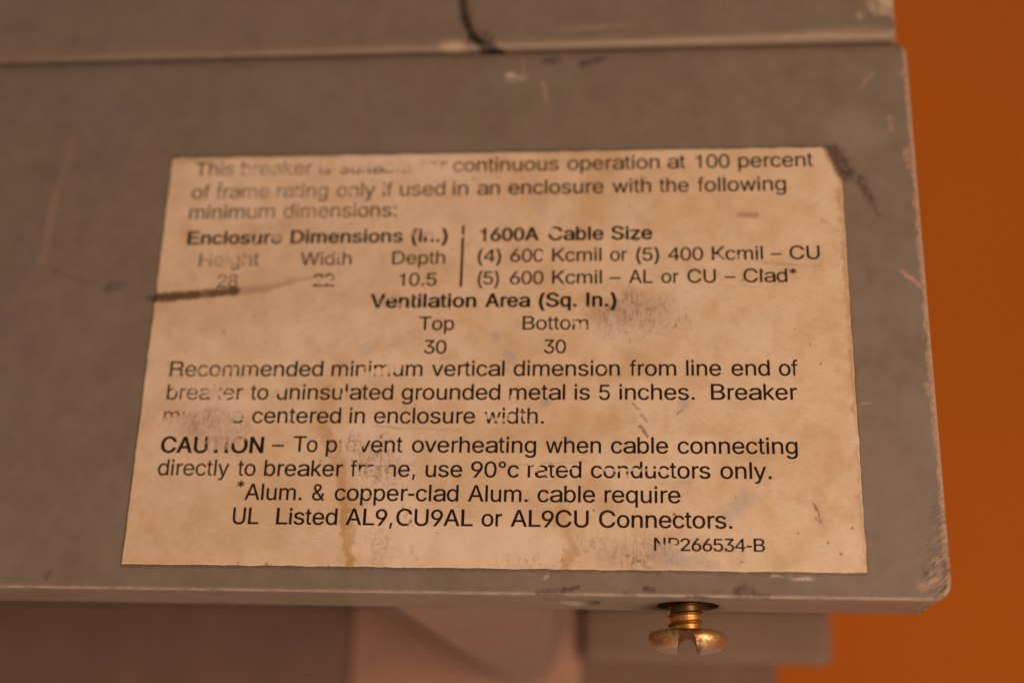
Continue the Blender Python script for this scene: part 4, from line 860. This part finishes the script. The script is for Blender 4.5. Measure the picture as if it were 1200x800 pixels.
    107: (500, [[[145,193,174,223,145,229],[145,299,145,264,149,299],[160,299,154,299,233,378],[381,535,308,456,417,535],[485,535,451,535,404,450],[245,281,325,365,243,281],[236,281,238,281,206,251]],[[67,0,94,0,67,240],[67,718,67,478,94,718],[150,718,121,718,150,478],[150,0,150,240,121,0]],[[395,0,430,0,328,87],[196,262,263,175,215,282],[255,323,236,302,338,214],[501,0,419,107,466,0]]]),
    108: (222, [[[67,0,67,0,67,0],[155,0,155,0,155,0],[155,718,155,718,155,718],[67,718,67,718,67,718]]]),
    109: (833, [[[65,0,93,0,65,176],[65,528,65,353,92,528],[147,528,119,528,147,489],[147,411,147,450,146,411],[142,411,143,411,149,440],[175,482,160,463,192,500],[231,524,210,514,252,534],[297,538,275,538,336,538],[392,503,368,527,417,479],[439,411,432,449,435,411],[427,411,431,411,434,436],[462,478,445,459,478,498],[523,523,499,512,547,532],[601,538,572,538,632,538],[685,518,660,531,710,505],[747,457,731,485,761,431],[769,355,769,397,769,237],[769,0,769,118,740,0],[684,0,712,0,684,118],[684,354,684,236,684,392],[652,436,673,420,629,453],[576,460,604,460,552,460],[513,446,532,456,497,436],[473,404,483,422,464,387],[459,344,459,367,459,230],[459,0,459,114,431,0],[374,0,403,0,374,121],[374,362,374,241,374,392],[344,433,364,415,325,452],[269,460,300,460,249,460],[212,446,230,456,192,436],[167,403,178,422,156,385],[150,332,150,360,150,222],[150,0,150,110,121,0]]]),
    110: (556, [[[150,318,150,349,150,212],[150,0,150,106,121,0],[65,0,93,0,65,177],[65,531,65,354,92,531],[148,531,120,531,148,489],[148,402,148,446,143,402],[134,402,139,402,150,451],[204,507,174,486,235,528],[309,538,270,538,345,538],[404,517,377,531,431,502],[469,450,453,479,484,419],[491,336,491,382,491,224],[491,0,491,112,463,0],[406,0,434,0,406,109],[406,329,406,220,406,371],[373,426,394,404,352,450],[285,461,323,461,260,461],[216,444,236,455,195,433],[167,396,180,418,156,374]]]),
    111: (556, [[[277,-14,326,-14,230,-14],[151,20,188,-3,115,44],[66,117,87,76,45,158],[35,261,35,207,35,317],[66,407,45,366,87,449],[151,504,115,480,188,527],[277,538,230,538,326,538],[406,504,370,527,443,480],[490,407,471,449,511,366],[521,261,521,317,521,207],[490,117,511,158,471,76],[406,20,443,44,370,-3]],[[277,62,242,62,314,62],[366,90,343,72,389,109],[417,162,406,132,429,193],[434,261,434,225,434,297],[417,361,429,330,406,392],[366,434,389,415,343,452],[277,462,314,462,242,462],[190,434,213,452,168,415],[139,361,150,392,127,331],[122,261,122,297,122,225],[139,162,127,193,150,132],[190,90,168,109,213,72]]]),
    112: (556, [[[58,-207,85,-207,58,39],[58,531,58,285,84,531],[138,531,111,531,138,503],[138,446,138,474,141,446],[147,446,144,446,153,457],[172,484,162,470,183,498],[219,522,200,511,239,534],[298,538,265,538,341,538],[412,505,379,527,445,483],[490,409,471,450,507,367],[517,262,517,319,517,206],[490,114,507,156,471,73],[412,18,445,40,379,-5],[298,-16,341,-16,266,-16],[221,1,241,-11,201,12],[174,39,185,25,163,55],[147,79,153,67,145,79],[141,79,142,79,141,-16],[141,-207,141,-112,112,-207]],[[285,62,254,62,318,62],[366,88,344,70,388,105],[416,161,405,129,427,190],[433,262,433,224,433,301],[416,364,427,334,405,394],[367,435,389,418,345,453],[285,462,318,462,254,462],[205,436,227,453,183,419],[156,367,167,397,145,337],[140,262,140,302,140,223],[156,158,145,187,167,128],[206,87,185,104,228,70]]]),
    113: (556, [[[494,-207,494,39,465,-207],[411,-207,438,-207,411,-112],[411,79,411,-16,408,79],[404,79,407,79,399,67],[379,39,389,55,366,25],[331,1,351,12,312,-11],[254,-16,286,-16,212,-16],[140,18,174,-5,107,40],[64,114,81,73,45,156],[35,262,35,206,35,319],[64,409,45,367,83,450],[141,505,108,483,174,527],[255,538,212,538,286,538],[332,522,312,534,353,511],[379,484,368,498,391,470],[406,446,399,457,408,446],[414,446,411,446,414,474],[414,531,414,503,440,531],[494,531,467,531,494,285]],[[267,62,235,62,297,62],[346,87,324,70,368,104],[395,158,384,128,407,187],[413,262,413,223,413,302],[396,367,407,337,385,397],[346,436,368,419,324,453],[267,462,298,462,235,462],[186,435,207,453,164,418],[135,364,146,394,125,334],[119,262,119,301,119,224],[137,161,125,190,148,129],[186,88,164,105,207,70]]]),
    114: (333, [[[77,0,104,0,77,176],[77,530,77,354,102,530],[156,530,129,530,156,503],[156,449,156,475,158,449],[160,449,159,449,170,475],[210,513,187,496,234,530],[292,538,261,538,298,538],[313,537,305,538,321,537],[332,537,328,537,332,507],[332,450,332,479,331,451],[315,453,324,451,305,454],[284,456,294,456,260,456],[219,440,238,450,200,429],[175,397,186,415,164,377],[159,331,159,356,159,221],[159,0,159,110,131,0]]]),
    115: (500, [[[246,-15,288,-15,208,-15],[143,1,174,-9,114,12],[70,50,89,29,51,71],[32,129,38,98,60,135],[117,147,88,140,124,118],[161,81,139,95,183,67],[244,60,211,60,284,60],[337,84,315,68,360,101],[372,142,372,119,372,160],[351,188,364,175,338,199],[290,215,318,209,259,222],[197,236,228,229,148,247],[85,290,110,266,60,314],[48,383,48,345,48,414],[74,465,57,441,92,487],[148,518,117,506,178,532],[253,538,214,538,291,538],[351,521,323,532,378,511],[417,475,400,494,433,455],[454,405,446,432,426,400],[372,387,400,393,364,408],[335,442,353,425,316,458],[253,466,290,466,221,466],[171,443,193,458,149,428],[139,387,139,410,139,367],[161,339,146,352,176,328],[231,311,199,318,259,304],[315,291,287,298,366,280],[427,238,404,262,452,214],[464,147,464,184,464,115],[436,63,455,87,419,39],[360,5,392,19,326,-8]]]),
    116: (278, [[[246,538,169,538,246,514],[246,464,246,488,169,464],[14,464,91,464,14,488],[14,538,14,514,91,538]],[[83,669,83,490,107,669],[155,669,131,669,155,493],[155,138,155,315,155,114],[167,86,158,97,175,76],[207,70,188,70,211,70],[224,71,217,70,231,73],[244,76,238,74,249,50],[257,2,252,26,250,-1],[232,-6,242,-4,223,-7],[204,-7,214,-7,167,-7],[115,29,136,4,94,53],[83,131,83,87,83,310]]]),
    117: (556, [[[247,-15,287,-15,212,-15],[154,7,180,-8,126,21],[90,75,105,44,75,104],[68,187,68,142,68,299],[68,523,68,411,96,523],[152,523,123,523,152,414],[152,194,152,303,152,152],[184,97,162,120,205,73],[272,62,234,62,297,62],[339,79,320,68,360,90],[387,128,375,105,399,149],[405,206,405,176,405,311],[405,523,405,418,432,523],[489,523,461,523,489,346],[489,-8,489,169,461,-8],[407,-8,435,-8,407,35],[407,121,407,77,411,121],[420,121,416,121,403,72],[351,16,381,37,320,-5]]]),
    118: (500, [[[208,0,236,0,141,174],[8,523,75,349,39,523],[100,523,70,523,137,421],[210,214,173,317,223,182],[240,120,232,152,249,88],[266,29,257,58,255,29],[236,29,246,29,246,58],[262,120,254,88,271,152],[291,214,280,182,328,317],[402,523,365,421,432,523],[492,523,462,523,426,349],[294,0,361,174,265,0]]]),
    119: (722, [[[167,0,194,0,115,174],[14,523,65,349,42,523],[99,523,71,523,121,447],[160,295,140,371,170,264],[188,189,179,228,198,149],[216,57,207,105,212,57],[203,57,207,57,212,103],[231,186,222,146,240,225],[258,295,248,262,278,371],[319,523,299,447,347,523],[404,523,376,523,425,447],[465,295,445,371,473,262],[492,188,483,226,500,148],[519,57,509,105,515,57],[504,57,509,57,515,103],[533,186,524,148,543,226],[561,295,552,262,581,371],[622,523,602,447,652,523],[709,523,680,523,657,349],[555,0,606,174,528,0],[473,0,501,0,452,79],[408,237,429,157,401,261],[389,310,395,286,383,335],[371,386,376,360,364,413],[352,466,358,439,358,466],[371,466,364,466,364,440],[352,386,358,413,346,360],[334,310,339,335,327,284],[314,237,320,261,291,157],[248,0,270,79,220,0]]]),
    121: (500, [[[52,-206,57,-207,58,-180],[70,-131,65,-155,76,-131],[84,-132,80,-132,100,-137],[128,-135,115,-138,142,-132],[164,-114,153,-125,174,-103],[192,-61,184,-85,197,-44],[208,-11,203,-28,142,167],[11,523,77,344,42,523],[101,523,72,523,138,419],[211,208,174,313,223,176],[241,112,232,143,249,80],[266,19,257,49,255,19],[236,19,246,19,245,49],[261,112,253,80,270,145],[291,208,280,176,327,313],[400,523,363,419,430,523],[489,523,459,523,415,319],[264,-92,339,114,253,-120],[227,-161,241,-142,212,-179],[176,-201,195,-191,157,-210],[111,-214,135,-214,97,-214],[76,-211,85,-213,65,-210]]]),
    122: (500, [[[31,0,177,0,31,21],[31,63,31,41,134,189],[344,442,239,315,344,443],[344,446,344,444,242,446],[40,446,142,446,40,472],[40,523,40,498,180,523],[460,523,320,523,460,501],[460,457,460,479,358,333],[155,83,257,207,155,81],[155,77,155,80,260,77],[469,77,364,77,469,52],[469,0,469,26,323,0]]]),
    176: (400, [[[200,411,227,411,173,411],[128,430,149,417,105,444],[74,483,87,461,60,505],[54,556,54,529,54,584],[74,629,60,608,87,652],[128,683,105,670,149,697],[200,703,173,703,227,703],[274,683,251,697,295,670],[326,629,313,652,340,608],[346,556,346,584,346,529],[326,483,340,505,313,461],[274,430,295,444,251,417]],[[200,476,186,476,215,476],[241,487,229,480,253,494],[270,516,262,504,277,528],[281,556,281,542,281,571],[270,598,277,585,262,609],[241,627,253,619,229,634],[200,638,215,638,186,638],[159,627,172,634,147,619],[130,598,138,609,123,585],[120,556,120,571,120,542],[130,516,123,528,138,504],[159,487,147,494,172,480]]]),
    8211: (556, [[[556,313,370,313,556,290],[556,240,556,265,370,240],[0,240,186,240,0,265],[0,313,0,290,186,313]]]),
}
GLYPH = {chr(code): data for code, data in GLYPH_BY_CODE.items()}
CAP = 0.718

GLYPH_CACHE = {}

def glyph_mesh(ch, grow):
    """triangulated outline of a letter (units of 1/1000 em), finely divided; grow thickens the strokes"""
    if (ch, grow) in GLYPH_CACHE:
        return GLYPH_CACHE[(ch, grow)]
    loops = []
    for s in GLYPH[ch][1]:
        pts = []
        n = len(s)
        for k in range(n):
            a, b = s[k], s[(k + 1) % n]
            p0, p1, p2, p3 = (np.array(q, float) for q in (a[0:2], a[4:6], b[2:4], b[0:2]))
            m = max(1, int(math.ceil(np.hypot(*(p3 - p0)) / 42)))
            if np.hypot(*(p1 - p0)) + np.hypot(*(p2 - p3)) > 1 and abs(np.cross(p3 - p0, p1 - p0)) + abs(np.cross(p3 - p0, p2 - p0)) > 60:
                m = max(m, 4)
            for q in range(m):
                t = q / m
                pts.append(p0 * (1 - t) ** 3 + 3 * p1 * t * (1 - t) ** 2 + 3 * p2 * t * t * (1 - t) + p3 * t ** 3)
        keep = [pts[0]]
        for q in pts[1:]:
            if np.hypot(*(q - keep[-1])) > 0.5: keep.append(q)
        if np.hypot(*(keep[0] - keep[-1])) < 0.5: keep.pop()
        loops.append(np.array(keep))
    area = lambda L: 0.5 * np.sum(L[:, 0] * np.roll(L[:, 1], -1) - np.roll(L[:, 0], -1) * L[:, 1])
    big = max((area(L) for L in loops), key=abs)
    if grow:
        out = []
        for L in loops:
            e1 = L - np.roll(L, 1, 0); e2 = np.roll(L, -1, 0) - L
            e1 /= np.linalg.norm(e1, axis=1)[:, None]; e2 /= np.linalg.norm(e2, axis=1)[:, None]
            n1 = np.stack([e1[:, 1], -e1[:, 0]], 1); n2 = np.stack([e2[:, 1], -e2[:, 0]], 1)
            nn = n1 + n2
            nn /= np.maximum(0.6, (nn * n1).sum(1))[:, None]
            nn[:, 1] *= 0.5     # bolder mostly sideways, so dots and counters stay open
            out.append(L + nn * grow * (1.15 if big > 0 else -1.15))
        loops = out
    verts, edges = [], []
    for L in loops:
        b = len(verts)
        verts += [Vector(q) for q in L]
        edges += [(b + k, b + (k + 1) % len(L)) for k in range(len(L))]
    def wind(P):
        w = np.zeros(len(P))
        for L in loops:
            A, B = L, np.roll(L, -1, 0)
            for (ax, ay), (bx, by) in zip(A, B):
                c = (bx - ax) * (P[:, 1] - ay) - (P[:, 0] - ax) * (by - ay)
                w += ((ay <= P[:, 1]) & (by > P[:, 1]) & (c > 0)).astype(float) - ((ay > P[:, 1]) & (by <= P[:, 1]) & (c < 0))
        return w
    al = np.concatenate(loops)
    gx, gy = np.meshgrid(np.arange(al[:, 0].min() + 9, al[:, 0].max(), 46.3), np.arange(al[:, 1].min() + 11, al[:, 1].max(), 46.3))
    G = np.stack([gx.ravel(), gy.ravel()], 1)
    if len(G):
        G = G[wind(G) != 0]
        verts += [Vector(q) for q in G]
    V, E, F, *_ = delaunay_2d_cdt(verts, edges, [], 0, 1e-3)
    V = np.array([tuple(v) for v in V]); F = np.array([f for f in F if len(f) == 3])
    F = F[wind(V[F].mean(1)) != 0]
    GLYPH_CACHE[(ch, grow)] = (V, F)
    return V, F

def print_part(name, verts, faces):
    """flat ink, finely divided so that its wear is stored per vertex; linked under the label"""
    a, b, c = (verts[faces[:, k]] for k in range(3))
    up = np.cross(b - a, c - a)[:, 1] > 0
    faces = faces.copy(); faces[up] = faces[up][:, ::-1]
    me = bpy.data.meshes.new(name)
    me.from_pydata(verts.tolist(), [], faces.tolist())
    me.update()
    x, z = verts[:, 0] * 1000, verts[:, 2] * 1000
    fx = x + 0.55 * (fbm(x, z, 2.2, 51, 3) - 0.5); fz = z + 0.55 * (fbm(x, z, 2.2, 71, 3) - 0.5)
    set_attr(me, 'worn', v_spots(fx, fz, WORN))
    set_attr(me, 'faded', v_spots(fx, fz, FADED))
    return part(name, me, M_INK, label, smooth=False)

def printed(words, cap, base, weight=0.0):
    """words: (text, px left, px right[, raise]); base: two photo points on the baseline of the line"""
    z0 = (uv(*base[0]).z + uv(*base[1]).z) / 2
    kz = cap / (CAP * 1000)
    grow = weight / kz
    VV, FF, nv = [], [], 0
    for wd in words:
        text, a, b = wd[:3]
        up = wd[3] if len(wd) > 3 else 0.0
        ym = base[0][1] + (base[1][1] - base[0][1]) * ((a - base[0][0]) / max(1, base[1][0] - base[0][0])) - 7
        x0, x1 = uv(a, ym).x, uv(b, ym).x
        pen, run = 0.0, []
        for ch in text:
            V, F = glyph_mesh(ch, grow)
            run.append((V + np.array([pen, 0.0]), F))
            pen += GLYPH[ch][0] + (28 if weight > 0.00004 else 0)
        lo = min(V[:, 0].min() for V, F in run); hi = max(V[:, 0].max() for V, F in run)
        kx = (x1 - x0) / (hi - lo)
        for V, F in run:
            VV.append(np.stack([x0 + (V[:, 0] - lo) * kx, np.full(len(V), -0.00018), z0 + V[:, 1] * kz + up], 1))
            FF.append(F + nv); nv += len(V)
    return print_part("printed_text", np.concatenate(VV), np.concatenate(FF))

BOLD = 0.000085
REG = 0.000027
C1, C2 = 0.00226, 0.00204
D = "\u2013"
printed([("This", 229, 275), ("breaker", 283, 366), ("is", 375, 388), ("suitable", 399, 482), ("for", 492, 524), ("continuous", 531, 655), ("operation", 665, 773), ("at", 782, 803), ("100", 815, 855), ("percent", 865, 952.5)], C1, ((229, 207.5), (952, 195)), REG)
printed([("of", 225, 246), ("frame", 254, 316), ("rating", 325, 385), ("only", 395, 440), ("if", 449, 460), ("used", 469, 522), ("in", 531, 549), ("an", 559.5, 586), ("enclosure", 596, 707.5), ("with", 717.5, 763), ("the", 772.5, 807), ("following", 817.5, 921)], C1, ((225, 234.5), (921, 223)), REG)
printed([("minimum", 222.5, 322.5), ("dimensions:", 332.5, 465)], C1, ((222, 257.5), (465, 254)), REG)
printed([("Enclosure", 220, 331), ("Dimensions", 341, 472.5), ("(in.)", 482.5, 525)], C2, ((220, 287.5), (525, 283)), BOLD)
printed([("1600A", 562.5, 632), ("Cable", 642.5, 707.5), ("Size", 716, 764.5)], C2, ((562, 283), (764, 280.5)), BOLD)
printed([("Height", 234, 304), ("Width", 352.5, 412.5), ("Depth", 460, 522)], C2, ((234, 312.5), (522, 309.5)), REG)
printed([("(4)", 560, 587.5), ("600", 598, 637.5), ("Kcmil", 647, 705), ("or", 715, 735), ("(5)", 745.5, 772.5), ("400", 783, 824), ("Kcmil", 834, 894), (D, 903, 916), ("CU", 925, 960.5)], C2, ((560, 308), (960, 303.5)), REG)
printed([("28", 255, 279), ("22", 367.5, 392.5), ("10.5", 468, 512)], C2, ((255, 337), (512, 335)), REG)
printed([("(5)", 560, 585), ("600", 597.5, 637), ("Kcmil", 647, 705.5), (D, 714.5, 727.5), ("AL", 737, 765), ("or", 775, 795.5), ("CU", 805.5, 839), (D, 849, 862), ("Clad", 871, 922.5), ("*", 925, 934)], C2, ((560, 334), (922, 330.5)), REG)
printed([("Ventilation", 434, 558.5), ("Area", 568.5, 621.5), ("(Sq.", 631.5, 676), ("In.)", 687, 722.5)], C2, ((434, 361), (722, 359)), BOLD)
printed([("Top", 491, 532.5), ("Bottom", 612.5, 689.5)], C2, ((491, 387.5), (690, 386)), REG)
printed([("30", 497, 523.5), ("30", 637.5, 663.5)], C2, ((497, 415), (664, 413.5)), REG)
printed([("Recommended", 199.5, 379), ("minimum", 389, 495.5), ("vertical", 506, 591.5), ("dimension", 602, 726.5), ("from", 738, 792.5), ("line", 804, 845), ("end", 857, 902), ("of", 912.5, 934.5)], C1, ((199, 442), (934, 439.5)), REG)
printed([("breaker", 196, 285), ("to", 294, 315), ("uninsulated", 325, 461), ("grounded", 471, 586.5), ("metal", 597, 662.5), ("is", 673.5, 691.5), ("5", 702, 715), ("inches.", 726, 814), ("Breaker", 833, 934)], C1, ((196, 469.5), (934, 467.5)), REG)
printed([("must", 192, 247), ("be", 256, 286), ("centered", 296, 400), ("in", 410, 428), ("enclosure", 438.5, 557), ("width.", 567.5, 637.5)], C1, ((192, 496.5), (637, 495.5)), REG)
printed([("CAUTION", 189, 309.5)], C1, ((189, 530.5), (310, 530.5)), BOLD)
printed([(D, 319, 333), ("To", 344, 372.5), ("prevent", 382.5, 472), ("overheating", 483, 628.5), ("when", 639.5, 704.5), ("cable", 716, 783), ("connecting", 794, 934.5)], C1, ((319, 530.5), (934, 531)), REG)
printed([("directly", 185.5, 269), ("to", 279, 300), ("breaker", 310, 402), ("frame,", 411, 487), ("use", 499, 542), ("90\u00b0c", 552, 608.5), ("rated", 618.5, 681.5), ("conductors", 692.5, 832.5), ("only.", 844, 904)], C1, ((185, 558.5), (904, 559.5)), REG)
printed([("*", 277, 286, 0.0004), ("Alum.", 287, 354), ("&", 366, 381), ("copper-clad", 392.5, 537.5), ("Alum.", 548.5, 618.5), ("cable", 630, 697.5), ("require", 708.5, 797.5)], C1, ((287, 587), (797, 588)), REG)
printed([("UL", 273, 303.5), ("Listed", 324, 395.5), ("AL9,", 405.5, 460.5), ("CU9AL", 464.5, 554.5), ("or", 564.5, 588.5), ("AL9CU", 598.5, 690), ("Connectors.", 702, 858)], C1, ((273, 615.5), (858, 617.5)), 0.000034)
printed([("NP266534-B", 766.5, 896.5)], 0.00172, ((766, 645.5), (896, 646)), REG)

t, b = uv(543, 265), uv(540.5, 336.5)
zs = np.linspace(b.z, t.z, 60)
xc = (t.x + b.x) / 2
verts = np.array([(xc + dx, -0.00018, z) for z in zs for dx in (-0.00019, 0.0, 0.00019)])
faces = []
for k in range(59):
    for m in range(2):
        q = 3 * k + m
        faces += [(q, q + 1, q + 4), (q, q + 4, q + 3)]
print_part("printed_rule", verts, np.array(faces))
